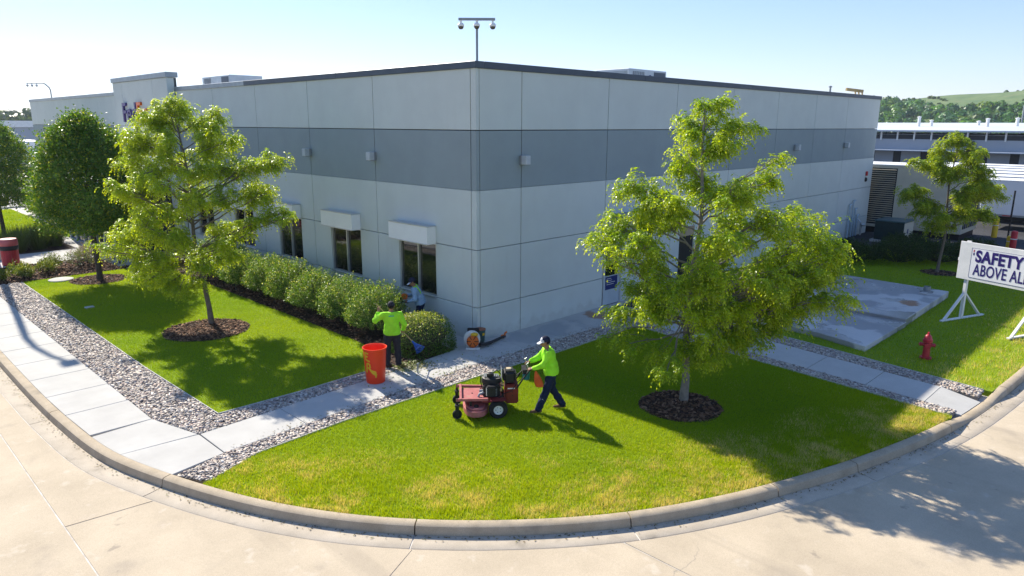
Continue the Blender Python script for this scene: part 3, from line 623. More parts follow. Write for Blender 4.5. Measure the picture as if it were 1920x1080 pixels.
def hvac(label, loc, rz, L, W, Hh, logo):
    t = thing('rooftop_unit', label, 'air conditioner', loc, rz)
    MB().bx(-L/2, L/2, -W/2, W/2, .1, Hh).build('housing', M_gal, t, bevel=.015)
    MB().bx(-L/2+.05, L/2-.05, -W/2+.05, W/2-.05, 0, .099).build('kerb_frame', M_grey, t)
    for k in range(7): MB().bx(-L/2+.3+k*.13, -L/2+.36+k*.13, -W/2-.02, -W/2-.002, .2, Hh-.1).build('louvre', M_grey, t)
    MB().bx(L/2-1.0, L/2-.12, -W/2-.015, -W/2-.002, .2, Hh-.08).build('coil_panel', M_cop, t)
    MB().bx(-L/2-.015, -L/2-.002, -W/2+.1, W/2-.1, .2, Hh-.1).build('side_panel', M_copL, t)
    if logo: MB().lathe([(.16, 0), (.16, .01)], 20, (.15, -W/2-.003, Hh*.6), (0, -1, 0)).build('badge', M_blue, t)
hvac('grey metal rooftop unit with blue badge behind the right parapet', (13.9, 4.8, 7.75), 0, 2.9, 1.8, .92, True)
hvac('galvanised rooftop unit behind the left parapet beside the tower', (4.9, 26.0, 7.75), rad(-90), 3.6, 1.9, 1.12, False)
t = thing('roof_vent_pipe', 'thin vent pipe standing on the far right roof edge', 'pipe', (27.5, 1.2, 7.75)); MB().cyl((0, 0, 0), (0, 0, .62), .05).build('pipe', M_grey, t); MB().lathe([(.09, .6), (.09, .66), (0, .7)], 10).build('cap', M_grey, t)
M_tan = mat('tan_timber', (.52, .38, .18), (.42, .3, .13), scale=6, rough=.8)
t = thing('pipe_support', 'tan timber trestle on the far right corner of the roof', 'support', (30.4, .9, 7.75), rad(-20))
MB().beam((-.75, 0, .58), (.62, 0, .50), .10, .16).build('rail', M_tan, t)
for x in (0, .28, .56): MB().beam((x, -.12, 0), (x, .02, .52), .06, .06).build('leg', M_tan, t)
# ------------------------------------------------------------------ trees and shrubs
M_bark = mat('bark_grey', (.20, .165, .13), (.12, .10, .08), scale=9, rough=.9, bump=.5, bscale=45)
M_barkd = mat('bark_dark', (.085, .068, .055), (.05, .04, .033), scale=9, rough=.9, bump=.5, bscale=45)
M_barkl = mat('bark_pale', (.26, .235, .20), (.17, .15, .125), scale=8, rough=.9, bump=.4, bscale=40)
T_loc = tint_mat('locust_leaf', rough=.38, transl=.5, tcol=(1.95, 1.68, .3), spec=.5)
T_dns = tint_mat('dense_leaf', rough=.45, transl=.35, tcol=(1.5, 1.35, .4), spec=.4)
def unit(v): return v/np.maximum(np.linalg.norm(v, axis=-1, keepdims=True), 1e-9)
def fronds(O, Hd, r, L=(.2, .34), pairs=5, ll=.055, lw=.024, pal=None, tone=None):
    n = len(O); Hd = Hd.copy(); Hd[:, 2] *= .35; Hd = unit(Hd); up = np.array([0, 0, 1.]); Sd = unit(np.cross(Hd, up)+1e-6)
    Ln = r.uniform(*L, n); V = []; T = []
    rise = r.uniform(.05, .4, n); droop = r.uniform(.45, 1.0, n)
    base = pal[0]*(1-tone[:, None])+pal[1]*tone[:, None]
    for k in range(pairs+1):
        t = (k+.6)/(pairs+.6)
        pt = O+Ln[:, None]*(Hd*(t*(1-.3*t)) + up*(rise*t-droop*t*t)[:, None])
        tg = unit(Hd*(1-.6*t)+up*(rise-2*droop*t)[:, None])
        for sgn in ((-1, 1) if k < pairs else (0,)):
            d = unit(tg*(.55 if sgn else 1.)+Sd*sgn*1.0-up*.35+r.normal(0, .22, (n, 3)))
            l = ll*(1.15-.45*abs(t-.45))*r.uniform(.8, 1.25, n); wv = unit(np.cross(d, np.cross(d, up)+r.normal(0, .35, (n, 3))))
            wv = unit(np.cross(d, unit(up+r.normal(0, .5, (n, 3)))))*(lw*.5*r.uniform(.8, 1.2, n))[:, None]
            V.append(np.stack([pt, pt+d*(l*.45)[:, None]+wv, pt+d*l[:, None], pt+d*(l*.45)[:, None]-wv], 1))
            c = base*(1-.35*t)+pal[2]*(.35*t); T.append(np.repeat((c*r.uniform(.75, 1.25, (n, 1)))[:, None], 4, 1))
    return np.concatenate(V).reshape(-1, 3), np.concatenate(T).reshape(-1, 3)
def curve(a, b, r, sag=.0, n=6, jit=.04):
    a, b = np.asarray(a, float), np.asarray(b, float); L = np.linalg.norm(b-a)
    P = []
    for k in range(n):
        t = k/(n-1); q = a*(1-t)+b*t; q[2] += sag*L*4*t*(1-t); 
        if 0 < k < n-1: q += r.normal(0, jit*L*.5, 3)
        P.append(q)
    return P
VR = np.array([Rv[0], Rv[1]]); VF = np.array([math.cos(YAW), math.sin(YAW)])
def locust(label, base, H, fork, lobes, seed, r0, nf, bark, pal, lean=(0, 0), fl=.068, size=1.):
    """lobes: (sideways, depth, height, spread) of the foliage masses, metres from the trunk"""
    r = np.random.default_rng(seed+500); lobes = list(lobes)+[(u+r.normal(0, .42), v+r.normal(0, .5), z+r.normal(0, .32), s*r.uniform(.5, .75)) for i_, (u, v, z, s) in enumerate(lobes) if z > 1.3 and i_ % 2 == 0]
    r = np.random.default_rng(seed); t = thing('locust_tree', label, 'tree', (*base, 0))
    lead = [np.array([lean[0]*z/H+.05*math.sin(z*1.3+seed), lean[1]*z/H+.05*math.cos(z*1.7+seed), z]) for z in np.linspace(-.05, H*.93, 12)]
    rad_ = [r0*(1.25 if i == 0 else 1)*(1-.88*(i/11.))+.008 for i in range(12)]
    tr = MB(); tr.tube(lead, rad_, 10)
    def onlead(z): 
        zz = [q[2] for q in lead]; return np.array([np.interp(z, zz, [q[j] for q in lead]) for j in range(3)]), np.interp(z, zz, rad_)
    OO, HH, TT = [], [], []; vol = sum(q[3]**1.8 for q in lobes)
    for (u, v, z, s) in lobes:
        c = np.array([*(VR*u+VF*v), z]); hd = math.hypot(u, v)
        z0 = max(fork*(.9+.3*r.random()), min(z-.45*hd-.15, H*.85)); p0, pr = onlead(z0)
        br = curve(p0, c, r, sag=-.02+.05*r.random(), n=7); rb = max(.011, min(pr*.5, .009+.010*hd))
        tr.tube(br, [rb*(1-.8*k/6.)+.004 for k in range(7)], 6, cap=False)
        m = max(4, int(11*s*s/.25)); tone0 = r.random()
        Q = r.normal(0, 1, (m, 3)); Q = unit(Q)*(r.random((m, 1))**.45); Q = Q*np.array([s, s, s*.78])*1.08+c
        for q in Q:
            k = r.integers(3, 7); b0 = np.asarray(br[k]); tw = curve(b0, q, r, sag=.06, n=4, jit=.08); tr.tube(tw, [.010, .008, .006, .003], 4, cap=False)
            cnt = max(3, int(nf*(s**1.8)/vol/m)); tt = r.uniform(.35, 1.08, cnt)
            seg = np.clip((tt*3).astype(int), 0, 2); fr = tt*3-seg; TW = np.array(tw)
            o = TW[seg]*(1-fr[:, None])+TW[seg+1]*fr[:, None]+r.normal(0, .05, (cnt, 3))
            out = unit((q-b0)[None]+np.c_[q[:2]-0, 0][None, 0]*.15 if False else (q-b0)[None]*np.ones((cnt, 1)))
            tc = r.random()**1.4
            h = unit(out*.7+r.normal(0, .75, (cnt, 3))); OO.append(o); HH.append(h); TT.append(np.clip(.15*tone0+.6*tc+.3*r.random(cnt), 0, 1))
    tr.build('trunk', bark, t, smooth=True)
    V, T = fronds(np.concatenate(OO), np.concatenate(HH), r, pal=np.array(pal), tone=np.concatenate(TT), ll=fl, lw=fl*.44, L=(.2*size, .36*size))
    npmesh('crown', V, np.arange(len(V)).reshape(-1, 4), T_loc, t, tint=T)
    return t
PAL = [(.085, .235, .02), (.34, .47, .02), (.60, .60, .03)]
L1 = [(.25, 0, 6.75, .42), (-.15, .2, 6.25, .5), (.95, -.1, 6.3, .42), (.35, -.4, 5.8, .5), (-.2, .5, 5.5, .5),
      (-1.25, .1, 5.0, .5), (-.75, -.5, 4.7, .55), (.25, .5, 5.0, .55), (.55, -.7, 4.9, .55), (1.35, .2, 4.9, .5), (1.75, -.1, 5.25, .36),
      (-1.7, .2, 4.15, .5), (-2.05, -.3, 3.8, .42), (-1.2, -.8, 3.75, .55), (-.4, .9, 4.1, .6), (.4, -1.1, 4.0, .6), (1.2, .8, 4.2, .6), (1.75, -.4, 4.35, .55), (2.4, .1, 4.15, .5), (2.95, .2, 3.95, .42),
      (-.9, .7, 3.1, .55), (-.7, -1.1, 2.95, .6), (.25, -1.3, 3.2, .65), (.9, .9, 3.2, .65), (1.5, -.9, 3.25, .65), (2.2, .5, 3.3, .6), (2.75, -.3, 3.25, .6), (3.2, .2, 2.95, .55), (3.3, .1, 3.45, .42), (3.0, -.6, 2.6, .5), (2.6, .7, 2.7, .5), (1.6, .9, 2.6, .6), (-1.0, -.9, 2.3, .45),
      (-1.55, -.2, 2.2, .38), (-.5, .9, 2.2, .5), (.1, -1.2, 2.3, .6), (.9, -.6, 2.35, .6), (1.7, .3, 2.4, .6), (2.3, -.5, 2.35, .55), (2.8, .1, 2.45, .42),
      (.35, -1.0, 1.5, .5), (1.0, .2, 1.55, .45), (-.1, -.4, 1.3, .36), (-.75, -.5, 1.2, .28), (-1.3, -.2, 1.45, .3), (.5, -.2, 1.25, .28), (1.3, -.6, 1.75, .4), (1.95, -.1, 1.7, .32)]
locust('big feathery yellow-green tree in front of the right wall, on the corner lawn', (.34, -6.74), 7.15, 1.75, L1, 21, .085, 14500, M_barkl, PAL, lean=(.1, -.15))
L2 = [(-.4, 0, 6.75, .5), (-1.3, 0, 6.45, .42), (-.85, .1, 6.85, .38), (.75, 0, 6.55, .4), (-1.85, 0, 6.0, .45), (.1, .3, 6.35, .55), (-1.0, .1, 6.2, .55), (.75, -.2, 6.0, .55), (-1.6, -.1, 5.75, .6), (-.4, -.7, 5.7, .65), (.3, .8, 5.5, .65), (1.3, .1, 5.9, .35), (-2.0, .2, 5.2, .55), (-1.2, .8, 5.1, .65), (-.9, -.9, 4.9, .65), (.4, -.8, 4.9, .65), (1.0, .5, 5.0, .6), (1.7, .0, 5.0, .5), (2.25, .1, 5.15, .42), (2.6, -.1, 5.2, .3),
      (-1.7, -.6, 4.3, .6), (-.6, .9, 4.2, .65), (.2, -1.1, 4.1, .65), (1.1, -.6, 4.1, .6), (1.6, .6, 4.1, .6), (2.2, .1, 4.2, .45), (-2.05, .3, 3.7, .5), (2.5, -.1, 3.55, .38), (2.75, .1, 3.6, .3), (1.8, -.4, 3.3, .5),
      (-1.2, -1.0, 3.3, .6), (-1.9, .4, 2.9, .6), (-2.45, -.1, 2.9, .5), (-2.6, .1, 2.45, .4), (-.4, -1.2, 3.0, .65), (.5, .8, 3.0, .6), (1.1, -.7, 2.9, .5), (-1.6, -.7, 2.3, .55), (-2.1, .2, 2.0, .45), (-.8, -.9, 2.1, .55), (-1.0, .6, 2.2, .5), (.2, -.7, 2.2, .5), (-1.75, -.3, 1.45, .35), (-.9, -.5, 1.45, .4), (-.2, -.6, 1.5, .35), (.7, .2, 2.2, .45)]
locust('light feathery tree with a slim dark trunk on the left lawn by the hedge', (-4.85, 7.44), 7.05, 1.9, L2, 33, .075, 13500, M_bark, PAL, lean=(-.35, .25))
L5 = [(0, 0, 5.75, .45), (-.4, .2, 5.3, .5), (.5, -.1, 5.3, .5), (.9, .2, 4.8, .5), (-.7, -.2, 4.8, .5), (-1.45, .1, 4.75, .35), (1.3, -.2, 4.3, .45), (0, .6, 4.5, .6), (-.2, -.7, 4.4, .55), (1.5, .2, 3.9, .5), (-1.3, .2, 3.6, .55), (-1.9, 0, 3.45, .42), (.3, -.8, 3.7, .6), (.9, .5, 3.4, .55), (1.9, 0, 3.5, .45), (2.2, .1, 3.75, .3), (-1.2, -.5, 2.75, .55), (-.6, .6, 2.9, .55), (.5, -.5, 2.7, .5), (1.4, .1, 2.7, .45), (1.8, -.2, 2.6, .35), (-.7, -.3, 2.1, .45), (.2, .2, 2.2, .35)]
locust('smaller feathery tree beside the dark hedge near the safety sign', (21.5, -6.68), 6.1, 2.2, L5, 44, .06, 5600, M_bark, [(.08, .20, .018), (.28, .38, .02), (.48, .49, .03)], fl=.085, size=1.15)
def leafcloud(P, N, r, l, w, pal, jit=.6):
    n = len(P); d = unit(N*.6+r.normal(0, jit, (n, 3))); up = unit(N+r.normal(0, .6, (n, 3))); s = unit(np.cross(d, up))
    l = l*r.uniform(.7, 1.3, n)[:, None]; w = w*r.uniform(.7, 1.3, n)[:, None]; fold = up*w*.35
    V = np.stack([P, P+d*l*.5+s*w*.5+fold, P+d*l, P+d*l*.5-s*w*.5+fold], 1).reshape(-1, 3)
    pal = np.array(pal); t = r.random(n)[:, None]; c = pal[0]*(1-t)+pal[1]*t; m = r.random(n) < .12; c[m] = pal[2]
    return V, np.repeat(c*r.uniform(.75, 1.25, (n, 1)), 4, 0)
def dense_tree(label, base, H, low, R, seed, ncl, bark, nleaf=75):
    r = np.random.default_rng(seed); t = thing('pear_tree', label, 'tree', (*base, 0)); tr = MB()
    tr.tube([(0, 0, -.05), (.02, 0, .3), (-.03, .03, low), (.02, -.02, low+1.5), (0, 0, H*.8)], [.14, .11, .095, .07, .02], 10)
    zc = np.linspace(0, 1, 40)
    prof = lambda q: R*np.interp(q, [0, .08, .25, .45, .7, .88, 1.0], [.35, .78, 1.0, .97, .72, .42, .05])
    PP, NN = [], []
    for k in range(ncl):
        q = r.random()**.9; a = r.uniform(0, 2*math.pi); rr = prof(q)*(1+.14*math.sin(3*a+seed+4*q)+.13*math.sin(5*a+11*q)); f = r.random()**.35*(1.14 if r.random() < .12 else 1)
        c = np.array([rr*f*math.cos(a), rr*f*math.sin(a), low+q*(H-low)]); ax = np.array([math.cos(a), math.sin(a), .5])
        if k % 5 == 0: tr.tube(curve((0, 0, max(low*.95, c[2]-rr*.9)), c, r, n=4), [.022, .016, .01, .005], 5, cap=False)
        s = r.uniform(.13, .24); p = c+r.normal(0, s, (nleaf, 3))*np.array([1, 1, .9]); PP.append(p); NN.append(np.tile(ax/np.linalg.norm(ax), (nleaf, 1)))
    tr.build('trunk', bark, t, smooth=True)
    V, T = leafcloud(np.concatenate(PP), np.concatenate(NN), r, .10, .062, [(.055, .155, .015), (.15, .27, .02), (.38, .43, .035)])
    npmesh('crown', V, np.arange(len(V)).reshape(-1, 4), T_dns, t, tint=T); return t
dense_tree('dense dark green oval tree between the planting bed and the light tree', (-5.34, 17.2), 6.45, 2.0, 2.05, 7, 760, M_barkd)
dense_tree('dense dark tree cut off by the left picture edge', (-5.62, 34.0), 6.3, 1.7, 2.3, 8, 560, M_barkd)

# upright hedge shrubs
def shrub(name, label, cat, loc, seed, R, Hh, pal, shoots=600, lf=27, l=.05, w=.029, up=1., group=None, bark=None, T=None):
    r = np.random.default_rng(seed); t = thing(name, label, cat, loc, 0, group); st = MB(); PP, NN = [], []
    for k in range(shoots):
        a = r.uniform(0, 2*math.pi); f = r.random()**.5; th = f*1.45
        tip = np.array([R*math.sin(th)*math.cos(a), R*math.sin(th)*math.sin(a), Hh*(.16+.84*math.cos(th)**.8)])*r.uniform(.86, 1.1)
        b0 = np.array([.22*R*math.cos(a)*f, .22*R*math.sin(a)*f, .02]); dirn = unit((tip-b0)[None]*np.array([[.8, .8, 1.]])+np.array([[0, 0, .25*up]]))[0]
        tip = tip+dirn*r.uniform(0, .14)*up
        if k % 9 == 0: st.tube(curve(b0, tip, r, n=4), [.012, .009, .006, .003], 4, cap=False)
        q = 1-r.random(lf)**1.4*.42; P = b0*(1-q[:, None])+tip*q[:, None]+r.normal(0, .028, (lf, 3)); PP.append(P); NN.append(np.tile(dirn, (lf, 1))+r.normal(0, .5, (lf, 3)))
    st.build('stem', bark or M_barkd, t)
    V, TT = leafcloud(np.concatenate(PP), np.concatenate(NN), r, l, w, pal, jit=.7)
    V[:, 2] = np.maximum(V[:, 2], .01)
    npmesh('foliage', V, np.arange(len(V)).reshape(-1, 4), T or T_dns, t, tint=TT); return t
HP = [(.07, .17, .03), (.22, .34, .05), (.54, .57, .22)]
GRP = 'upright clipped shrubs of the hedge along the left wall'
sh = [shrub('hedge_shrub', 'x', 'shrub', (0, 0, 0), 71+i, .93, 1.46, HP, group=GRP) for i in range(3)]
ordn = ['first', 'second', 'third', 'fourth', 'fifth', 'sixth', 'seventh', 'eighth']
for k, y in enumerate([2.72, 4.45, 6.2, 7.95, 9.7, 11.45, 13.2, 14.95]):
    lb = f'leafy upright hedge shrub, {ordn[k]} of the row counted from the building corner'
    loc = (-1.66+.06*math.sin(k*2.1), y, 0); rz = k*1.3; sc = (1+.05*math.sin(k*3), 1, 1+.05*math.cos(k*2))
    if k < 3: o = sh[k]; o.location = loc; o.rotation_euler = (0, 0, rz); o['label'] = lb; o.scale = sc
    else: clone(sh[k % 3], loc, rz, sc, lb)
# the clipped round bush at the front end of the hedge
r_ = np.random.default_rng(17); t = thing('boxwood_bush', 'tightly clipped rounded bush at the corner end of the hedge', 'bush', (-1.58, .62, 0))
n_ = 9500; D = unit(r_.normal(0, 1, (n_, 3))); D[:, 2] = np.abs(D[:, 2])*1.0-.12*r_.random(n_); D = unit(D)
q_ = (np.abs(D[:, 0]/.88)**3.2+np.abs(D[:, 1]/.80)**3.2+np.abs(D[:, 2]/.98)**3.2)**(-1/3.2)
Pb = D*q_[:, None]*r_.uniform(.86, 1.015, n_)[:, None]; Pb[:, 2] = np.maximum(Pb[:, 2], .03)
Vb, Tb = leafcloud(Pb, D, r_, .042, .026, [(.055, .135, .02), (.125, .215, .035), (.2, .28, .05)], jit=.55)
npmesh('foliage', Vb, np.arange(len(Vb)).reshape(-1, 4), T_dns, t, tint=Tb)
n2 = 1500; Dt = unit(np.c_[r_.normal(-.25, .42, n2), r_.normal(-.05, .42, n2), np.abs(r_.normal(.85, .12, n2))]); q2 = (np.abs(Dt[:, 0]/.88)**3.2+np.abs(Dt[:, 1]/.8)**3.2+np.abs(Dt[:, 2]/.98)**3.2)**(-1/3.2)
Vb, Tb = leafcloud(Dt*(q2*r_.uniform(.98, 1.06, n2))[:, None], Dt, r_, .06, .032, [(.2, .28, .05), (.33, .38, .10), (.46, .47, .2)], jit=.8)
npmesh('young_growth', Vb, np.arange(len(Vb)).reshape(-1, 4), T_dns, t, tint=Tb)
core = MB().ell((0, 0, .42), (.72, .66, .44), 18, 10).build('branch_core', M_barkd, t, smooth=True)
# dark low shrubs behind the pad
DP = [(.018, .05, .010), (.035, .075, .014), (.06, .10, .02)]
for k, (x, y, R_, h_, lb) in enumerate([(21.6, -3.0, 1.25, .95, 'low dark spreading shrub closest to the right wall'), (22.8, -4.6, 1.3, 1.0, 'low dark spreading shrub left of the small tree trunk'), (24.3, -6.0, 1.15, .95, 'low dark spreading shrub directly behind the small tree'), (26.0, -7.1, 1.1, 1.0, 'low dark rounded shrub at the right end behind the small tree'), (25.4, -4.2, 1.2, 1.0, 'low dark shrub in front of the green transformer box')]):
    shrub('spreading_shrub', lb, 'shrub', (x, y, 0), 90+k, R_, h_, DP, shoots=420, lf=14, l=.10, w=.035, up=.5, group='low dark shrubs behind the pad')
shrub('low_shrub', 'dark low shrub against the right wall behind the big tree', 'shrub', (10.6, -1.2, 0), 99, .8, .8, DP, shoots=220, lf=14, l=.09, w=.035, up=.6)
# entrance bed planting
LV = [(.12, .17, .10), (.20, .24, .16), (.26, .20, .36)]; GY = [(.09, .15, .025), (.18, .23, .03), (.30, .30, .06)]
for k, (x, y, R_, h_, pal, lb) in enumerate([(-5.1, 20.6, .62, .75, LV, 'grey-green plant with purple flower haze in the entrance bed'), (-4.5, 21.6, .6, .8, [(.2, .18, .22), (.28, .22, .34), (.34, .24, .46)], 'purple flowering plant at the back of the entrance bed'), (-3.7, 20.2, .5, .6, LV, 'silvery plant between purple flowers and tree trunk'), (-6.2, 20.9, .42, .55, GY, 'yellow-green grass tuft in the middle of the entrance bed'), (-6.6, 20.0, .4, .5, GY, 'yellow-green plant in front of the silvery plant bed'), (-7.5, 20.2, .42, .5, GY, 'leafy green plant in front of the red bin'), (-7.5, 19.4, .3, .42, GY, 'small green plant at the gravel corner of the bed'), (-8.4, 19.5, .35, .4, GY, 'small green plant at the left picture edge'), (-4.4, 22.6, .4, .5, GY, 'yellowish plant beside the entrance walk')]):
    shrub('bed_plant', lb, 'plant', (x, y, 0), 120+k, R_, h_, pal, shoots=90, lf=14, l=.09, w=.025, up=1.2, group='plants in the entrance bed')
def tuft(label, loc, seed, R, Hh, n, pal, wd):
    r = np.random.default_rng(seed); t = thing('ornamental_grass', label, 'grass clump', loc, 0, 'tall grass clumps beyond the entrance walk')
    a = r.uniform(0, 6.28, n); f = r.random(n)**.6; b = np.c_[.5*R*f*np.cos(a), .5*R*f*np.sin(a), np.zeros(n)]; hh = Hh*r.uniform(.6, 1.1, n)
    tip = b+np.c_[R*.7*f*np.cos(a), R*.7*f*np.sin(a), hh]+r.normal(0, .08, (n, 3)); sd = np.c_[-np.sin(a), np.cos(a), 0*a]*wd
    V = np.stack([b-sd, b+sd, tip], 1).reshape(-1, 3); pal = np.array(pal); tt = r.random((n, 1))
    npmesh('blades', V, np.arange(3*n).reshape(-1, 3), T_dns, t, tint=np.repeat(pal[0]*(1-tt)+pal[1]*tt, 3, 0))
    MB().lathe([(R*.3, -.02), (R*.25, .06), (0, .08)], 8).build('root_crown', M_barkd, t)
for k, (x, y, lb) in enumerate([(-6.3, 27.0, 'tall dark grass clump beside the red bin'), (-5.3, 27.4, 'tall dark grass clump in the middle of the far bed'), (-4.5, 28.0, 'tall dark grass clump near the entrance mullions'), (-5.9, 28.6, 'tall grass clump behind the others on the far bed'), (-4.9, 29.2, 'tall grass clump at the back edge of the far lawn'), (-7.0, 28.2, 'tall grass clump at the left picture edge behind the bin')]):
    tuft(lb, (x, y, 0), 140+k, .75, 1.15, 900, [(.05, .10, .018), (.11, .16, .03)], .012)
fh = [shrub('far_shrub', 'x', 'shrub', (0, 0, 0), 160, 1.0, 1.35, [(.05, .10, .02), (.11, .16, .03), (.2, .24, .05)], shoots=180, lf=14, l=.12, w=.06, group='far shrubs along the left wall')]
for k in range(8):
    lb = f'far hedge shrub beyond the entrance, {ordn[k]} from the entrance'; loc = (-1.5, 32.2+1.9*k, 0)
    if k == 0: fh[0].location = loc; fh[0]['label'] = lb
    else: clone(fh[0], loc, k*1.1, (1, 1, 1), lb)
# ------------------------------------------------------------------ concrete pad, hydrant, sign
pad = thing('equipment_pad', 'raised wet concrete pad of two slabs with rust streaks on the right lawn', 'concrete pad', (0, 0, 0))
MB().prism(PAD1, -.2, .15).build('pad_slab', M_pad, pad, bevel=.015)
MB().prism([(q[0]+(.012 if q[0] == 11.0 else 0), q[1]) for q in PAD2], -.2, .235).build('pad_slab', M_pad, pad, bevel=.015)
t = thing('pipe_stub', 'short grey conduit stub on the far slab of the concrete pad', 'pipe', (15.7, -7.75, .235))
MB().lathe([(.22, 0), (.22, .05), (.12, .055), (.12, .22), (.10, .22), (.10, .06)], 14).build('conduit', M_grey, t, smooth=True)
MB().bx(-.5, -.18, -.1, .12, 0, .04).build('mortar_lump', M_walk, t, bevel=.015)
t = thing('door_mat', 'black mat in front of the door behind the big tree', 'mat', (7.15, -.85, .001)); MB().bx(-.5, .55, -.5, .45, 0, .015).build('rubber', M_blk, t); MB().bx(-.42, .47, -.42, .37, .0155, .022).build('pile', M_blk, t)
hy = thing('fire_hydrant', 'red fire hydrant on the shaded lawn right of the walk', 'hydrant', (7.86, -9.86, 0), rad(200))
M_hyd = mat('hydrant_red', (.50, .022, .04), (.36, .015, .028), scale=6, rough=.4, spec=.5)
MB().lathe([(.15, 0), (.15, .05), (.10, .06), (.095, .12), (.088, .3), (.088, .46), (.10, .47), (.125, .48), (.125, .52), (.11, .53)], 18).build('barrel', M_hyd, hy, smooth=True)
bn = MB().lathe([(.125, .532), (.125, .56), (.105, .57), (.09, .63), (.06, .68), (.03, .70), (0, .705)], 18).build('bonnet', M_hyd, hy, smooth=True)
MB().lathe([(.03, .70), (.028, .76), (0, .765)], 5).build('operating_nut', M_hyd, bn)
for a, rr, l, nm in ((90, .05, .16, 'side_nozzle'), (-90, .05, .16, 'side_nozzle'), (0, .068, .18, 'pumper_nozzle')):
    d = np.array([math.cos(rad(a)), math.sin(rad(a)), 0]); nz = MB().cyl(d*.07+np.array([0, 0, .40]), d*l+np.array([0, 0, .40]), rr, n=14).build(nm, M_hyd, hy, smooth=True)
    MB().cyl(d*(l+.002)+np.array([0, 0, .40]), d*(l+.03)+np.array([0, 0, .40]), rr*1.18, n=8).cyl(d*(l+.031)+np.array([0, 0, .40]), d*(l+.055)+np.array([0, 0, .40]), .02, n=5).build('nozzle_cap', M_hyd, nz)
for k in range(8): a = k*math.pi/4; MB().cyl((.13*math.cos(a), .13*math.sin(a), .05), (.13*math.cos(a), .13*math.sin(a), .07), .012, n=6).build('flange_bolt', M_hyd, hy)
M_sgn = mat('weathered_white_board', (.80, .79, .77), (.68, .68, .67), scale=2.2, rough=.6, stain=[dict(color=(.45, .47, .5), scale=3.5, lo=.66, hi=.8, amt=.6)])
M_vinyl = mat('white_vinyl', (.84, .83, .85), (.78, .78, .80), scale=3, rough=.4); M_ink = mat('sign_ink', (.035, .02, .16), (.03, .018, .13), rough=.4)
sgn = thing('safety_sign', 'white board reading SAFETY ABOVE ALL on timber trestle legs', 'sign', (13.3, -9.42, 0), math.atan2(-.933, -.36))
MB().bx(-.30, 2.62, -.045, .0, 1.36, 2.60).build('board', M_sgn, sgn, bevel=.006)
sh_ = MB().bx(.10, 2.35, -.052, -.047, 1.46, 2.44).build('vinyl_sheet', M_vinyl, sgn)
bd = MB()
for (x0, x1, z0, z1) in ((.10, 2.35, 2.432, 2.44), (.10, 2.35, 1.46, 1.468), (.10, .108, 1.469, 2.431), (2.342, 2.35, 1.469, 2.431)): bd.bx(x0, x1, -.0555, -.0525, z0, z1)
bd.build('sheet_border', M_ink, sh_)
for txt, sz, z, x, bold, wd in (('SAFETY', .52, 2.01, .25, .020, 1.50), ('ABOVE ALL', .52, 1.57, .23, .007, 1.72)):
    me = text_mesh(txt, sz, .002, bold); w_ = max(v.co.x for v in me.vertices)
    for v in me.vertices: v.co.x *= wd/w_
    o = link('lettering', me, M_ink, sh_); o.matrix_local = Matrix(((1, 0, 0, x), (0, 0, -1, -.0560), (0, 1, 0, z), (0, 0, 0, 1)))
MB().bx(.16, .19, -.056, -.0525, 2.30, 2.38).build('red_mark', M_red, sh_); MB().bx(.16, .20, -.056, -.0525, 2.2, 2.28).build('dark_mark', M_ink, sh_)
for x in (0, 2.15):
    MB().bx(x-.05, x+.05, .002, .095, .05, 2.5).build('post', M_sgn, sgn, bevel=.006)
    MB().bx(x-.05, x+.05, -.95, 1.2, 0, .05).build('foot_beam', M_sgn, sgn, bevel=.006)
    for y in (-.8, .98): MB().beam((x, y, .05), (x, .05+(.06 if y > 0 else -.06), .85), .08, .05).build('brace', M_sgn, sgn)
MB().bx(-.12, .02, -.02, .02, 2.602, 2.64).bx(-.33, -.302, -.03, .0, 1.95, 2.05).build('torn_strip', M_sgn, sgn)

# ------------------------------------------------------------------ red barrel, blower, small bucket
M_brl = mat('red_barrel_plastic', (.88, .055, .010), (.80, .045, .009), scale=3, rough=.4, spec=.4)
bk = thing('barrel', 'tall bright red plastic barrel with yellow stencil letters on the walk', 'barrel', (-4.05, -.66, 0), rad(0))
MB().lathe([(.0, .0), (.225, .0), (.235, .02), (.268, .60), (.285, .86), (.305, .875), (.305, .905), (.285, .905), (.272, .86), (.222, .03), (.0, .025)], 40).build('shell', M_brl, bk, smooth=True)
lt = MB(); rB = lambda z: .237+(z/.87)*.052
vd = math.atan2(CAM[1]+.66, CAM[0]+4.05)
def stroke(pts, wd=.02):
    # painted strokes on the barrel wall: points are (metres round the wall, height)
    for (a, b) in zip(pts[:-1], pts[1:]):
        n = 5; d = np.array([b[0]-a[0], b[1]-a[1]]); d = d/np.linalg.norm(d); pn = np.array([-d[1], d[0]])*wd
        V = []
        for k in range(n+1):
            q = np.array(a)*(1-k/n)+np.array(b)*k/n
            for sg in (-1, 1):
                c = q+pn*sg; R_ = rB(c[1])+.0035; an = vd+c[0]/.27; V.append((R_*math.cos(an), R_*math.sin(an), c[1]))
        lt.add(V, [(2*k, 2*k+1, 2*k+3, 2*k+2) for k in range(n)])
e0 = -.27
stroke([(e0, .83), (e0+.02, .62)]); stroke([(e0, .82), (e0+.11, .80)]); stroke([(e0+.01, .73), (e0+.09, .72)]); stroke([(e0+.02, .64), (e0+.14, .60)])
stroke([(e0+.02, .30), (e0+.05, .54), (e0+.12, .54), (e0+.14, .44), (e0+.06, .42)], .022); stroke([(e0+.11, .42), (e0+.2, .30), (e0+.3, .24)], .026); stroke([(e0+.17, .36), (e0+.27, .33), (e0+.28, .18)], .02)
lt.build('stencil_letters', M_yel, bk)
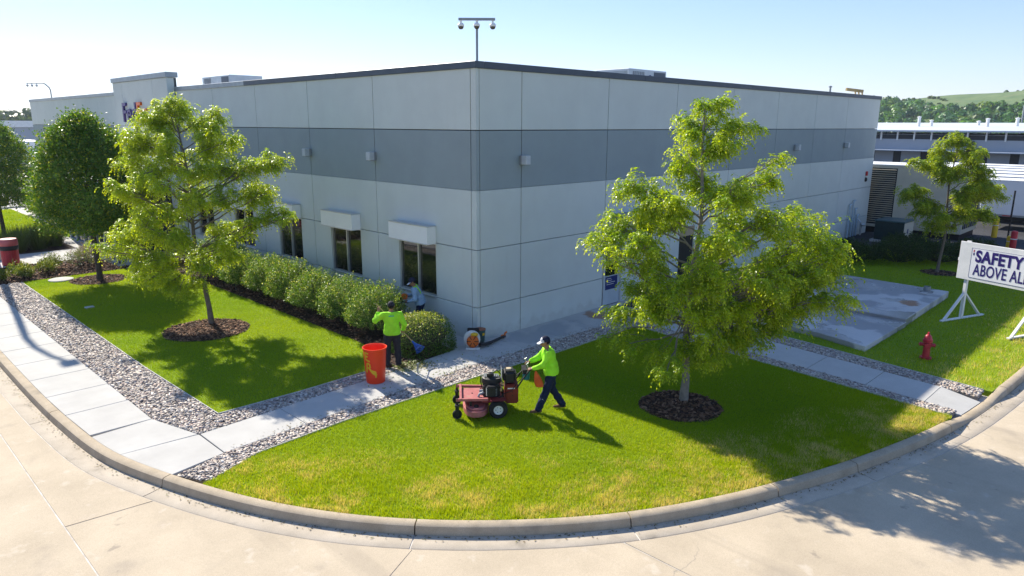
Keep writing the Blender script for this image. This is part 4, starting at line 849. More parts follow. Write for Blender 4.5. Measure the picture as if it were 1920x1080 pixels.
M_orange = mat('orange_plastic', (.72, .16, .02), (.6, .12, .015), scale=5, rough=.45); M_wpl = mat('white_plastic', (.74, .73, .68), (.66, .65, .6), scale=5, rough=.4)
bw = thing('backpack_blower', 'orange and white backpack blower standing at the building corner', 'leaf blower', (-.52, -.38, 0), rad(225))
MB().bx(-.18, .18, -.20, .20, 0, .05).build('base_frame', M_wpl, bw, bevel=.015)
MB().lathe([(.0, -.08), (.14, -.08), (.175, -.03), (.175, .04), (.13, .08), (0, .08)], 22, (.07, 0, .23), (1, 0, 0)).build('fan_housing', M_orange, bw, smooth=True)
for k in range(6): a = k*math.pi/3; MB().beam((.145, .05*math.cos(a), .25+.05*math.sin(a)), (.145, .17*math.cos(a), .25+.17*math.sin(a)), .014, .02).build('guard_rib', M_blk, bw)
MB().lathe([(.0, -.16), (.17, -.16), (.235, -.10), (.245, .02), (.20, .06), (0, .06)], 24, (-.03, -.03, .27), (1, 0, 0)).build('engine_cover', M_wpl, bw, smooth=True)
MB().ell((.05, .05, .43), (.09, .11, .055)).build('fuel_tank', M_yel, bw, smooth=True)
MB().bx(-.21, -.17, -.17, .17, .05, .56).build('back_plate', M_blk, bw, bevel=.02)
for y in (-.1, .1): MB().tube([(-.21, y, .54), (-.33, y, .50), (-.36, y, .32), (-.24, y, .12)], .018, 6).build('shoulder_strap', M_blk, bw)
MB().tube([(.05, .2, .12), (-.1, .34, .09), (-.3, .5, .08)], [.06, .055, .05], 10).tube([(-.3, .5, .08), (-.75, .75, .07), (-1.0, .92, .07)], [.045, .04, .036], 10).build('blower_tube', M_blk, bw, smooth=True)
MB().tube([(-.98, .9, .08), (-1.0, .92, .16), (-1.08, .96, .17)], .03, 8).ell((-1.0, .84, .06), (.1, .06, .05)).build('hand_grip', M_orange, bw, smooth=True)
sb = thing('small_bucket', 'grey-green bucket with terracotta rim behind the backpack blower', 'bucket', (-.10, -.22, 0))
M_gb = mat('green_grey_plastic', (.05, .10, .095), (.04, .08, .075), scale=6, rough=.5); M_ter = mat('terracotta', (.36, .14, .07), (.28, .1, .05), rough=.8)
MB().lathe([(.0, 0), (.13, 0), (.165, .42), (.172, .42), (.172, .45), (.16, .45), (.125, .03), (0, .03)], 24).build('shell', M_gb, sb, smooth=True)
MB().lathe([(.158, .452), (.174, .452), (.174, .465), (.158, .465)], 24).lathe([(0, .38), (.15, .38)], 24).build('rim', M_ter, sb)
MB().bx(-.045, .03, -.172, -.160, .30, .37).build('label_patch', M_yel, sb)
t = thing('marker_post', 'thin grey metal stake standing on the walk beside the clippings', 'stake', (-2.95, -.95, 0)); MB().cyl((0, 0, -.02), (0, 0, .24), .02, n=8).build('stake', M_grey, t); MB().bx(-.03, .03, -.015, .015, .24, .28).build('cap', M_grey, t)
t = thing('valve_cover', 'pale round utility cover set in the lawn near the dark tree', 'cover', (-6.5, 18.2, -.01)); MB().lathe([(.45, 0), (.45, .045), (.40, .06), (0, .062)], 24).build('lid', M_walk, t); MB().bx(-.06, .06, -.02, .02, .062, .07).build('lift_slot', M_grey, t)
t = thing('sprinkler_cover', 'small pale cover in the shade of the dark tree', 'cover', (-7.0, 12.4, -.01)); MB().bx(-.14, .14, -.1, .1, 0, .05).build('lid', M_walk, t, bevel=.01); MB().bx(-.03, .03, -.01, .01, .051, .056).build('lift_slot', M_grey, t)
# red bin at the entrance walk
M_bin = mat('red_bin_slats', (.50, .035, .045), (.40, .025, .035), scale=5, rough=.5)
M_binlid = mat('faded_red_lid', (.52, .10, .10), (.45, .07, .08), scale=5, rough=.35, spec=.6)
b2 = thing('litter_bin', 'round red slatted litter bin with black band beside the entrance walk', 'bin', (-7.25, 23.3, 0))
MB().lathe([(.30, 0), (.30, .70), (.28, .70), (.28, .01)], 24).build('liner', M_blk, b2)
for k in range(22):
    a = 2*math.pi*k/22; MB().box((.325*math.cos(a), .325*math.sin(a), .40), (.025, .088, .74), [[math.cos(a), -math.sin(a), 0], [math.sin(a), math.cos(a), 0], [0, 0, 1]]).build('slat', M_bin, b2)
MB().lathe([(.36, .70), (.375, .72), (.375, .88), (.36, .90)], 28).build('band', M_blk, b2, smooth=True)
MB().lathe([(.365, .902), (.375, .96), (.365, 1.14), (.33, 1.2), (.0, 1.21)], 28).build('lid', M_binlid, b2, smooth=True)
# tall camera pole left of the frame whose shadow falls on the sidewalk
cp_ = thing('lamp_post', 'tall post beside the entrance walk whose curved shadow crosses the sidewalk', 'lamp post', (-7.56, 25.2, 0))
MB().tube([(0, 0, 0), (0, 0, 6), (0, 0, 11.6), (.1, -.2, 12.4), (.3, -.7, 12.9), (.5, -1.4, 13.0)], [.16, .13, .10, .09, .08, .07], 12).build('pole', M_grey, cp_, smooth=True)
MB().bx(.3, .75, -1.9, -1.4, 12.9, 13.05).build('lamp_head', M_grey, cp_, bevel=.03)
MB().lathe([(.3, 0), (.3, .5), (.2, .55)], 16).build('footing', M_walk, cp_)

# ------------------------------------------------------------------ service yard on the right
M_cream = mat('cream_steel', (.58, .53, .41), (.50, .46, .36), scale=1.4, rough=.5); M_dgrn = mat('dark_green_steel', (.018, .04, .042), (.014, .03, .032), scale=3, rough=.45)
gn = thing('generator_container', 'cream steel generator enclosure with louvres beyond the building end', 'generator', (32.35, -4.95, 0))
MB().bx(0, 3.5, 0, 9, .32, 4.0).build('enclosure', M_cream, gn, bevel=.02)
MB().bx(.15, 3.35, .1, 8.9, -.03, .318).build('skid', M_blk, gn)
for k in range(26): MB().box((-.02, 5.0, .62+k*.125), (.09, 2.6, .02), [[.8, 0, .6], [0, 1, 0], [-.6, 0, .8]]).build('louvre', M_cream, gn)
MB().bx(-.005, -.002, 3.65, 6.35, .5, 3.85).build('louvre_opening', M_blk, gn)
MB().bx(.2, 3.3, -.03, -.002, .6, 3.7).build('radiator_grille', M_blk, gn)
for k in range(7): MB().bx(.28+k*.46, .32+k*.46, -.06, -.031, .62, 3.68).build('grille_bar', M_grey, gn)
MB().bx(-.02, -.002, 1.6, 2.6, .5, 2.6).build('access_door', M_cream, gn, bevel=.005)
MB().bx(.0, 3.5, -.05, 9.05, 4.002, 4.06).build('roof_sheet', M_wht, gn)
tf = thing('transformer_box', 'dark green transformer cabinet in front of the generator', 'transformer', (28.7, -3.05, 0))
MB().bx(0, 1.7, 0, 1.5, .1, 1.12).build('cabinet', M_dgrn, tf, bevel=.02); MB().bx(-.04, 1.75, -.04, 1.54, 1.122, 1.2).build('lid', mat('lid_green', (.06, .12, .13), (.05, .1, .11), rough=.35), tf, bevel=.02)
MB().bx(-.15, 1.85, -.15, 1.65, -.1, .098).build('plinth', M_walk, tf); MB().bx(-.012, -.001, .1, .72, .2, 1.05).build('cabinet_door', M_dgrn, tf); MB().bx(-.012, -.001, .78, 1.4, .2, 1.05).build('cabinet_door', M_dgrn, tf)
MB().bx(.05, 1.65, -.012, -.001, .15, 1.1).build('beige_light_sheet', M_cream, tf); MB().bx(.6, .8, -.016, -.0125, .5, .75).build('warning_sticker', M_blue, tf)  # cream sheet paints in the beige light reflected on this cabinet side
def bollard(label, loc, m, h):
    t = thing('bollard', label, 'bollard', loc); MB().lathe([(.15, -.03), (.15, h-.1), (.11, h-.03), (.0, h)], 16).build('sleeve', m, t, smooth=True); MB().lathe([(.155, h*.6), (.155, h*.64)], 16).build('band', M_wht, t)
bollard('yellow bollard in front of the white trailers', (35.4, -6.0, -.03), M_yel, 1.15)
bollard('red bollard behind the safety sign', (30.0, -7.85, -.03), M_red, 1.15)
bollard('small yellow bollard partly hidden beside the red one', (30.6, -7.6, -.03), M_yel, .8)
t = thing('sign_pole', 'thin dark pole standing in front of the trailers on the right', 'pole', (33.5, -7.0, -.03)); MB().cyl((0, 0, 0), (0, 0, 2.9), .045, n=8).build('pole', M_blk, t); MB().lathe([(.12, 0), (.12, .03), (.05, .05)], 10).build('base_plate', M_blk, t)
M_trl = mat('trailer_white', (.70, .73, .76), (.63, .66, .70), scale=.6, rough=.45); M_tyre = mat('tyre', (.018, .018, .019), (.012, .012, .012), rough=.8)
def trailer(label, loc, rz, L, W, z0, z1, rib=True):
    t = thing('semi_trailer', label, 'trailer', loc, rz, 'white trailers parked in rows')
    MB().bx(-W/2, W/2, 0, L, z0, z1).build('box_body', M_trl, t, bevel=.03)
    MB().bx(-W/2-.01, W/2+.01, -.01, L+.01, z0-.10, z0-.002).build('bottom_rail', M_grey, t)
    MB().bx(-W/2-.006, W/2+.006, -.006, L+.006, z1+.002, z1+.03).build('roof_sheet', M_wht, t)
    for k in range(int(L/1.2)): MB().bx(-W/2-.014, -W/2-.011, .3+k*1.2, .75+k*1.2, z0-.07, z0-.02).build('reflector', M_red if k % 2 else M_wht, t)
    if rib:
        for y in (1.2, 2.5):
            for sx in (-1, 1):
                wh = MB().cyl((sx*(W/2-.35), y, .46), (sx*(W/2-.05), y, .46), .46, n=18).build('wheel', M_tyre, t, smooth=True); MB().cyl((sx*(W/2-.05), y, .46), (sx*(W/2-.03), y, .46), .25, n=14).build('rim', M_wht, wh)
        MB().bx(-W/2+.3, W/2-.3, .5, L-1, z0-.3, z0-.102).build('chassis', M_blk, t)
for k in range(6):
    trailer(['white trailer whose long side faces the bollards', 'second trailer roof behind the front one', 'third trailer roof in the right-hand row', 'fourth trailer roof in the right-hand row', 'fifth trailer roof in the right-hand row', 'farthest trailer roof in the right-hand row'][k], (40.6+4.0*k, -19.5+(0 if k == 0 else -1.0+.6*(k % 3)), -.03), 0, 15.2+(0 if k == 0 else 2.0*(k % 2)+1.6*k), 2.6, .95, 3.05)
# long dock building, its roof things
M_dock = mat('dock_wall', (.40, .43, .47), (.35, .38, .42), scale=.2, rough=.7); M_dockd = mat('dock_dark', (.03, .035, .045), (.02, .025, .03), scale=.5, rough=.6)
M_lroof = mat('pale_metal_roof', (.62, .66, .70), (.54, .58, .62), scale=.1, rough=.5)
db = thing('dock_building', 'long low dock building with a pale roof below the green hill', 'building', (95, 0, 0))
MB().bx(0, 30, -90, 90, -.2, 5.2).build('wall', M_dock, db)
MB().add([(-1.2, -91, 5.75), (-1.2, 91, 5.75), (31, 91, 6.85), (31, -91, 6.85), (-1.2, -91, 5.55), (-1.2, 91, 5.55), (31, 91, 6.6), (31, -91, 6.6)], [(0, 1, 2, 3), (7, 6, 5, 4), (0, 4, 5, 1), (1, 5, 6, 2), (2, 6, 7, 3), (3, 7, 4, 0)]).build('roof', M_lroof, db)
MB().bx(-.02, -.002, -89.5, 89.5, 4.55, 5.15).build('clerestory', M_dockd, db)
for k in range(60): MB().bx(-.25, -.021, -60+2.1*k, -59.82+2.1*k, 4.4, 5.54).build('eave_post', M_wht, db)
MB().bx(-2.4, -.002, -89.5, 89.5, 3.0, 3.12).build('dock_canopy', M_lroof, db); MB().bx(-.3, -.003, -89.5, 89.5, 1.0, 2.98).build('dock_recess', M_dockd, db)
for k in range(40): MB().bx(-.34, -.301, -50+3.4*k, -47.6+3.4*k, 1.05, 2.9).build('dock_door', M_dock, db)
MB().bx(-.6, -.003, 8.5, 9.1, 3.13, 4.39).build('downpipe', M_dockd, db)
VO = ['nearest', 'second', 'third', 'fourth', 'fifth', 'sixth', 'seventh', 'eighth', 'ninth', 'tenth', 'eleventh', 'twelfth', 'thirteenth', 'farthest']
for k, (y, h) in enumerate([(17.5, 1.5), (16.6, 1.0), (11.0, .9), (8.6, 1.2), (5.6, 1.3), (4.4, .9), (-.8, 1.4), (-1.8, 1.0), (-6.4, 1.0), (-7.8, 1.3), (-11, .8), (-18, 1.3), (-19.5, 1.2), (-20.5, 1.2)]):
    t = tag(MB().cyl((0, 0, 0), (0, 0, h), .22, n=8).lathe([(.30, h), (.30, h+.12), (0, h+.2)], 8).build('roof_vent', M_wht), f'small white vent pipe on the dock roof, {VO[k]} from the building end', 'vent', 'vent pipes on the dock roof'); t.location = (108+(k % 3)*3, y+1.5, 6.05)
for k, (y, s) in enumerate([(-13.0, 1.), (-21.5, 1.)]):
    t = thing('roof_ventilator', ['large white mushroom ventilator on the dock roof', 'white mushroom ventilator at the right picture edge'][k], 'ventilator', (110, y, 6.0)); MB().lathe([(1.0, 0), (1.0, .5), (1.4, .6), (1.0, 1.7), (.5, 1.9), (0, 1.95)], 12).build('hood', M_wht, t, smooth=True); MB().cyl((0, 0, 1.9), (0, 0, 2.5), .2, n=8).build('cap', M_grey, t)
for k, y in enumerate((9.5, -3.5)):
    t = thing('yard_lamp', ['tall yard lamp behind the dock roof, nearer the building', 'tall yard lamp behind the dock roof, right of the other'][k], 'lamp post', (128, y, 0)); MB().tube([(0, 0, 0), (0, 0, 9.5), (0, -.2, 10.2), (0, -1.4, 10.6)], .13, 8).build('pole', M_grey, t); MB().bx(-.3, .3, -2.1, -1.3, 10.5, 10.75).build('lamp_head', M_wht, t)
# far left: warehouse and trailers behind the building end
fw = thing('far_warehouse', 'distant pale warehouse with white roof edge at the far left', 'building', (-30, 104, 0))
MB().bx(-20, 60, 0, 26, -.2, 5.6).build('wall', M_dock, fw); MB().bx(-20.3, 60.3, -.4, 26.3, 5.62, 6.5).build('roof_edge', M_wht, fw)
for k in range(16): MB().bx(-8+3.6*k, -5.4+3.6*k, -.06, -.004, .8, 3.6).build('dock_door', M_dockd, fw)
for k, (x, y, lb) in enumerate([(-.6, 92, 'far white trailer backed to the warehouse, left one'), (3.4, 92, 'far white trailer backed to the warehouse, middle one'), (7.4, 92, 'far white trailer backed to the warehouse, right one')]): trailer(lb, (x, y-8, -.03), 0, 13, 2.6, 1.2, 4.1)
trailer('white trailer standing just behind the left building end', (3.4, 56.5, -.03), rad(-8), 13, 2.6, 1.2, 4.05)
# ------------------------------------------------------------------ hill and far woods
gx, gy = np.meshgrid(np.linspace(300, 1000, 60), np.linspace(-320, 330, 70), indexing='ij')
def hillz(x, y):
    s = np.clip((x-330)/240, 0, 1); s = s*s*(3-2*s); b = np.clip((1000-x)/250, 0, 1)
    n = 1.6*np.sin(y*.031+1)+1.1*np.sin(y*.07+x*.02)+.8*np.sin(x*.05)
    return np.maximum((31+n)*np.exp(-(np.abs(y-20)/185)**4)*s*b, -1)-.3
Vh = np.c_[gx.ravel(), gy.ravel(), hillz(gx, gy).ravel()]; nx_, ny_ = gx.shape
ii = np.arange(nx_*ny_).reshape(nx_, ny_); Fh = np.stack([ii[:-1, :-1], ii[1:, :-1], ii[1:, 1:], ii[:-1, 1:]], -1).reshape(-1, 4)
M_hill = mat('hill_grass', (.16, .21, .08), (.075, .135, .05), scale=.09, rough=.95, stain=[dict(color=(.22, .18, .12), scale=.03, lo=.55, hi=.7, stretch=(1, 1, 3), amt=.7)])
tag(npmesh('hill', Vh, Fh, M_hill, smooth=True), 'long green hill behind the dock building', 'hill', kind='structure')
def wood(name, label, XY, Z, seed, hmin, hmax, pal, leaf=1.1, nl=110):
    r = np.random.default_rng(seed); n = len(XY); PP, NN, TT = [], [], []; pal = np.array(pal)
    for i in range(n):
        h = r.uniform(hmin, hmax); R_ = h*r.uniform(.38, .55); d = unit(r.normal(0, 1, (nl, 3))); d[:, 2] = np.abs(d[:, 2])*1.1-.35
        lump = 1+.18*np.sin(d[:, 0]*5+i)+.15*np.sin(d[:, 1]*6+2*i)
        PP.append(np.array([XY[i][0], XY[i][1], Z[i]+h*.45])+d*lump[:, None]*np.array([R_, R_, h*.5])*r.uniform(.8, 1.02, (nl, 1))); NN.append(d)
        c = pal[r.integers(0, len(pal))]*r.uniform(.75, 1.25); TT.append(np.tile(c, (nl, 1))*r.uniform(.8, 1.2, (nl, 1)))
    P, N, T = map(np.concatenate, (PP, NN, TT)); m = len(P); s = unit(np.cross(N, r.normal(0, 1, (m, 3)))); u = np.cross(N, s)+N*.4; l = leaf*r.uniform(.7, 1.4, (m, 1))
    V = np.stack([P-s*l, P+u*l, P+s*l, P-u*l], 1).reshape(-1, 3)
    tag(npmesh(name, V, np.arange(4*m).reshape(-1, 4), T_dns, tint=np.repeat(T, 4, 0)), label, 'woodland', kind='stuff')
WP = [(.07, .19, .05), (.10, .24, .05), (.045, .13, .05), (.14, .23, .05), (.08, .19, .07)]
r_ = np.random.default_rng(77); q = np.c_[r_.uniform(325, 520, 900), r_.uniform(-40, 235, 900)]; keep = q[:, 0] < 455+18*np.sin(q[:, 1]*.06)+np.clip(q[:, 1]-125, 0, 60)*1.8; q = q[keep]
qs = np.c_[r_.uniform(440, 575, 520), r_.uniform(-40, 235, 520)]; qs = qs[vnoise(qs, .03, 9) > .45]
wood('hill_scrub', 'low dark scrub dotted over the upper hillside', qs, hillz(qs[:, 0], qs[:, 1])-.5, 80, .8, 3.0, [(.08, .14, .045), (.10, .16, .05), (.12, .15, .06)], .6, 36)
wood('hill_wood', 'mixed green woodland covering the lower hillside', q, hillz(q[:, 0], q[:, 1]), 78, 5.5, 9, WP, .75, 95)
q = np.c_[r_.uniform(-60, 150, 130), r_.uniform(330, 400, 130)]
wood('far_wood', 'hazy tree line on the horizon at the far left', q, np.zeros(130), 79, 10, 15, [(.06, .11, .04), (.08, .13, .05), (.05, .09, .04)], 1.1, 120)

# ------------------------------------------------------------------ summer haze
hz = MB().bx(-1620, 1620, -1620, 1620, -1.6, 48).build('haze', [])
hm = bpy.data.materials.new('haze_air'); hm.use_nodes = True; ht = hm.node_tree; ht.nodes.remove(ht.nodes['Principled BSDF'])
pv = ht.nodes.new('ShaderNodeVolumePrincipled'); pv.inputs['Color'].default_value = (.78, .89, 1, 1); pv.inputs['Density'].default_value = .00018; pv.inputs['Anisotropy'].default_value = .3
ht.links.new(pv.outputs[0], ht.nodes['Material Output'].inputs['Volume']); hz.data.materials.clear(); hz.data.materials.append(hm)
tag(hz, 'thin pale summer haze over the whole place', 'haze', kind='stuff')
# ------------------------------------------------------------------ figures: smooth implicit bodies
def smin(a, b, k):
    h = np.clip(.5+.5*(b-a)/k, 0, 1); return b*(1-h)+a*h-k*h*(1-h)
def field(P, prims, k):
    D = None
    for pr in prims:
        a, b, ra, rb = (np.asarray(pr[0], float), np.asarray(pr[1], float), pr[2], pr[3]); kk = pr[5] if len(pr) > 5 and pr[5] else k
        ba = b-a; L = max(ba@ba, 1e-9); t = np.clip(((P-a)@ba)/L, 0, 1); d = P-a-t[:, None]*ba
        if len(pr) > 4 and pr[4] is not None:
            ax, f = pr[4]; ax = np.asarray(ax, float); c = d@ax; d = d+(c*(1/f-1))[:, None]*ax
        e = np.sqrt((d*d).sum(1))-(ra+(rb-ra)*t)
        D = e if D is None else smin(D, e, kk)
    return D
def nets(prims, res, k=.03, cuts=(), wr=0., pad=.05):
    pts = np.array([q for pr in prims for q in (pr[0], pr[1])]); mr = max(max(pr[2], pr[3]) for pr in prims)*1.15
    lo = pts.min(0)-mr-pad; hi = pts.max(0)+mr+pad; n = np.ceil((hi-lo)/res).astype(int)+1
    g = np.stack(np.meshgrid(*[lo[i]+res*np.arange(n[i]) for i in range(3)], indexing='ij'), -1).reshape(-1, 3)
    D = field(g, prims, k)
    if wr: D = D+wr*(np.sin(g[:, 2]*38+g[:, 0]*21+3*np.sin(g[:, 1]*17))*.6+np.sin(g[:, 2]*23-g[:, 1]*31+2*np.sin(g[:, 0]*19))*.8+np.sin(g[:, 2]*61+g[:, 1]*40+4*np.sin(g[:, 0]*23+g[:, 2]*9))*.45)
    for c, nrm in cuts: D = np.maximum(D, (g-np.asarray(c, float))@np.asarray(nrm, float))
    D = D.reshape(n); s = D < 0
    nc = n-1; cnt = np.zeros(nc); acc = np.zeros((*nc, 3)); I = np.stack(np.meshgrid(*[np.arange(q) for q in nc], indexing='ij'), -1)
    crn = [(i, j, l) for i in (0, 1) for j in (0, 1) for l in (0, 1)]; sub = lambda A, c: A[c[0]:c[0]+nc[0], c[1]:c[1]+nc[1], c[2]:c[2]+nc[2]]
    for a in crn:
        for ax in range(3):
            if a[ax]: continue
            b = list(a); b[ax] = 1; va, vb = sub(D, a), sub(D, b); m = (va < 0) != (vb < 0)
            t = np.where(m, va/np.where(m, va-vb, 1), 0); p = np.array(a, float)+np.zeros((*nc, 3)); p[..., ax] += t
            acc += np.where(m[..., None], p, 0); cnt += m
    act = cnt > 0; idx = -np.ones(nc, int); idx[act] = np.arange(act.sum())
    V = lo+res*(I[act]+acc[act]/cnt[act][:, None]); F = []
    for ax in range(3):
        o = [q for q in range(3) if q != ax]; sl0 = [slice(1, -1)]*3; sl1 = [slice(1, -1)]*3; sl0[ax] = slice(0, nc[ax]); sl1[ax] = slice(1, nc[ax]+1)
        a, b = s[tuple(sl0)], s[tuple(sl1)]; e = np.argwhere(a != b); 
        off = np.array([1, 1, 1]); off[ax] = 0; e0 = e+off; sg = a[tuple(e.T)]
        def cell(d1, d2):
            c = e0.copy(); c[:, o[0]] -= d1; c[:, o[1]] -= d2; return idx[tuple(c.T)]
        q = np.stack([cell(0, 0), cell(1, 0), cell(1, 1), cell(0, 1)], 1); flip = sg if ax != 1 else ~sg
        q[~flip] = q[~flip][:, ::-1]; F.append(q)
    F = np.concatenate(F); F = F[(F >= 0).all(1)]; return V, F
def A3(*p): return np.array(p, float)
def hand(w, d, nrm, side, curl):
    """palm and five fingers; w wrist, d pointing direction, nrm back of the hand, side = towards the thumb"""
    d = A3(*d)/np.linalg.norm(d); nrm = A3(*nrm); nrm = nrm-d*(nrm@d); nrm /= np.linalg.norm(nrm); s = np.cross(nrm, d); s = s*np.sign(s@A3(*side)+1e-9)
    pr = [(w-d*.03, w+d*.02, .026, .027, (nrm, .75)), (w+d*.02-s*.016, w+d*.075-s*.020, .022, .018, (nrm, .7)), (w+d*.02+s*.012, w+d*.078+s*.016, .022, .018, (nrm, .7))]
    for k, (o, L) in enumerate(((.030, .070), (.010, .078), (-.010, .072), (-.030, .056))):
        p = w+d*(.082-.004*abs(k-1))+s*o; dd = d.copy()
        for j, f in enumerate((.45, .32, .23)):
            a = curl*(.35, .95, .8)[j]; dd = dd*math.cos(a)-nrm*math.sin(a)*1.0; 
            dd = dd/np.linalg.norm(dd); q = p+dd*L*f; pr.append((p, q, .0095-.0008*j, .0088-.0008*j, None, .006)); p = q
            nn_ = np.cross(np.cross(dd, nrm), dd); 
    p = w+d*.025+s*.028; q = p+d*.028+s*.028-nrm*.012; pr.append((p, q, .0125, .0105, None, .012)); pr.append((q, q+d*.026+s*.004-nrm*.022*curl, .0105, .0085, None, .006))
    return pr
def person(label, loc, rz, J, mats, cap_dir, shoes=True, cap_front=None):
    """J: joint dictionary in the figure's own frame (x ahead, y to its left, z up)"""
    t = thing('person', label, 'person', loc, rz); f = A3(1, 0, 0); g = {k: A3(*v) for k, v in J.items() if not np.isscalar(v)}
    tf = A3(*J.get('fwd', (1, 0, 0))); tf = tf/np.linalg.norm(tf); lat = A3(*J.get('lat', (0, 1, 0)))
    pel, wst, chs, nck, hd = g['pelvis'], g['waist'], g['chest'], g['neck'], g['head']
    sL, sR = g['shL'], g['shR']; hf = A3(*J['face']); hf = hf/np.linalg.norm(hf); hu = J.get('hup', (0, 0, 1)); hu = A3(*hu); hu = hu-hf*(hu@hf); hu /= np.linalg.norm(hu); hl = np.cross(hu, hf)
    flat = (tf, .68)
    torso = [(pel-lat*.05, pel+lat*.05, .125, .125, (tf, .82)), (pel, wst, .160, .158, (tf, .84)), (wst, chs, .160, .168, (tf, .80)), (chs-lat*.05, chs+lat*.05, .135, .135, (tf, .72)), (sL, sR, .068, .068), (chs, nck, .11, .06, (tf, .75))]
    arms = lambda e, cut: [x for s in 'LR' for x in ((g['sh'+s], g['el'+s], .058+e, .046+e), (g['el'+s], g['el'+s]*(1-cut)+g['wr'+s]*cut, .045+e, .030+e*1.1))]
    legs = lambda e: [x for s in 'LR' for x in ((g['hip'+s], g['kn'+s], .092+e, .062+e), (g['kn'+s], g['kn'+s]*.45+g['an'+s]*.55, .060+e, .058+e), (g['kn'+s]*.45+g['an'+s]*.55, g['an'+s], .056+e, .042+e*1.6))]
    head = [(nck-(hd-nck)*.15, hd-hu*.04-hf*.012, .054, .052), (hd-hf*.022+hu*.012, hd+hf*.008+hu*.018, .090, .088, (hl, .84)), (hd-hu*.02+hf*.012, hd-hu*.078+hf*.050, .072, .042, (hl, .88)),
            (hd+hf*.088-hu*.002, hd+hf*.112-hu*.036, .010, .017, None, .012), (hd+hf*.078-hu*.066, hd+hf*.088-hu*.060, .016, .012, None, .012)]
    for s in (-1, 1): head += [(hd+hl*s*.076-hu*.028, hd+hl*s*.082+hu*.008-hf*.008, .012, .016, None, .008)]
    parts = [nets([x for x in torso]+arms(-.004, 1.)+legs(-.006)+head, .0145, .028)]
    parts.append(nets(head, .008, .02))
    for s in 'LR': parts.append(nets(hand(g['wr'+s], J['hd'+s], J['hn'+s], J['ht'+s], J.get('curl'+s, 1.)), .0052, .010, pad=.02))
    V = np.concatenate([p[0] for p in parts]); o = 0; F = []
    for p in parts: F.append(p[1]+o); o += len(p[0])
    npmesh('body', V, np.concatenate(F), mats['skin'], t, smooth=True)
    hem = A3(*J['hem']) 
    V, F = nets([(a[0], a[1], a[2]+(.046 if i < 2 else .026), a[3]+(.040 if i < 2 else .026), *a[4:]) for i, a in enumerate(torso)]+arms(.019, .93), .013, .03, cuts=[(hem, (wst-chs)/np.linalg.norm(wst-chs)), (nck+(nck-chs)*.02, (nck-chs)/np.linalg.norm(nck-chs))], wr=.0065)
    fm = None
    shirt = npmesh('shirt', V, F, mats['shirt'], t, smooth=True)
    V, F = nets([(pel-lat*.05, pel+lat*.05, .148, .148, (tf, .88)), (pel, wst, .160, .158, (tf, .84))]+legs(.024), .013, .035, cuts=[(wst, (0, 0, 1.))], wr=.0065)
    npmesh('trousers', V, F, mats['trousers'], t, smooth=True)
    for s in 'LR':
        a = g['an'+s]; td = A3(*J.get('toe'+s, (1, 0, 0))); td = td/np.linalg.norm(td); hz = a-A3(0, 0, .055)
        V, F = nets([(a+A3(0, 0, .05), a-A3(0, 0, .02), .046, .044), (hz-td*.045, hz+td*.07, .040, .042), (hz+td*.07-A3(0, 0, .004), hz+td*.17-A3(0, 0, .012), .042, .034)], .010, .03, cuts=[(hz-A3(0, 0, .034), (0, 0, -1))]); npmesh('boot', V, F, mats['boot'], t, smooth=True)
    # hair, cap, eyes
    Mh = np.eye(4); Mh[:3, 0] = hf; Mh[:3, 1] = hl; Mh[:3, 2] = hu; Mh[:3, 3] = hd
    def skull(nm, mt, z0, rx, ry, h, off, ph=9, m2=None):
        mb = MB(); prof = [(math.cos(k/ph*math.pi/2), math.sin(k/ph*math.pi/2)) for k in range(ph)]+[(1e-4, 1.)]
        mb.lathe([(1.0, -.28)]+prof, 20)
        if m2 is not None:
            for q, fc in enumerate(mb.f):
                c = np.mean([mb.v[i] for i in fc], 0)
                if c[0] > .42: mb.m[q] = 1
        for i in range(len(mb.v)): v = mb.v[i]; mb.v[i] = (v[0]*rx+off, v[1]*ry, v[2]*h+z0)
        return mb.xf(Mh).build(nm, [mt, m2] if m2 is not None else mt, t, smooth=True)
    hr = MB().ell((0, 0, 0), (.099, .083, .092), 16, 9); 
    for i in range(len(hr.v)): v = hr.v[i]; hr.v[i] = (v[0]-.020, v[1], v[2]*.98+.006)
    hr.f = [fc for fc in hr.f if np.mean([hr.v[i][0] for i in fc]) < .028]; hr.m = [0]*len(hr.f)
    hr.xf(Mh).build('hair', mats['hair'], t, smooth=True)
    cap = skull('cap', mats['cap'], .034, .110, .094, .100, -.012, m2=cap_front)
    br = MB(); n = 9; V = []; 
    for k in range(n):
        a = -1.15+2.3*k/(n-1)
        V += [(.088*math.cos(a)+.0, .088*math.sin(a), .028), (.10+.085*math.cos(a)*1.05, .080*math.sin(a), .018-.02*abs(math.sin(a)))]
    V2 = [(x, y, z+.007) for x, y, z in V]; m_ = len(V)
    br.add(V+V2, [(2*k, 2*k+2, 2*k+3, 2*k+1) for k in range(n-1)]+[(m_+2*k, m_+2*k+1, m_+2*k+3, m_+2*k+2) for k in range(n-1)]+[(2*k+1, 2*k+3, m_+2*k+3, m_+2*k+1) for k in range(n-1)])
    br.xf(Mh).build('brim', mats['brim'], cap, smooth=True)
    for s in (-1, 1): MB().ell((.082, s*.031, -.004), (.010, .013, .009), 10, 6).xf(Mh).build('eye', mats['eye'], t, smooth=True)
    return t, shirt
def simple(name, c, r=.8, s=.2): return mat(name, c, tuple(x*.8 for x in c), scale=8, rough=r, spec=s, bump=.1, bscale=90)
M_skin = simple('skin', (.34, .17, .10), .55, .35); M_lime = simple('lime_fabric', (.40, .90, .035)); M_navy = simple('navy_fabric', (.012, .020, .055)); M_char = simple('charcoal_fabric', (.03, .03, .04))
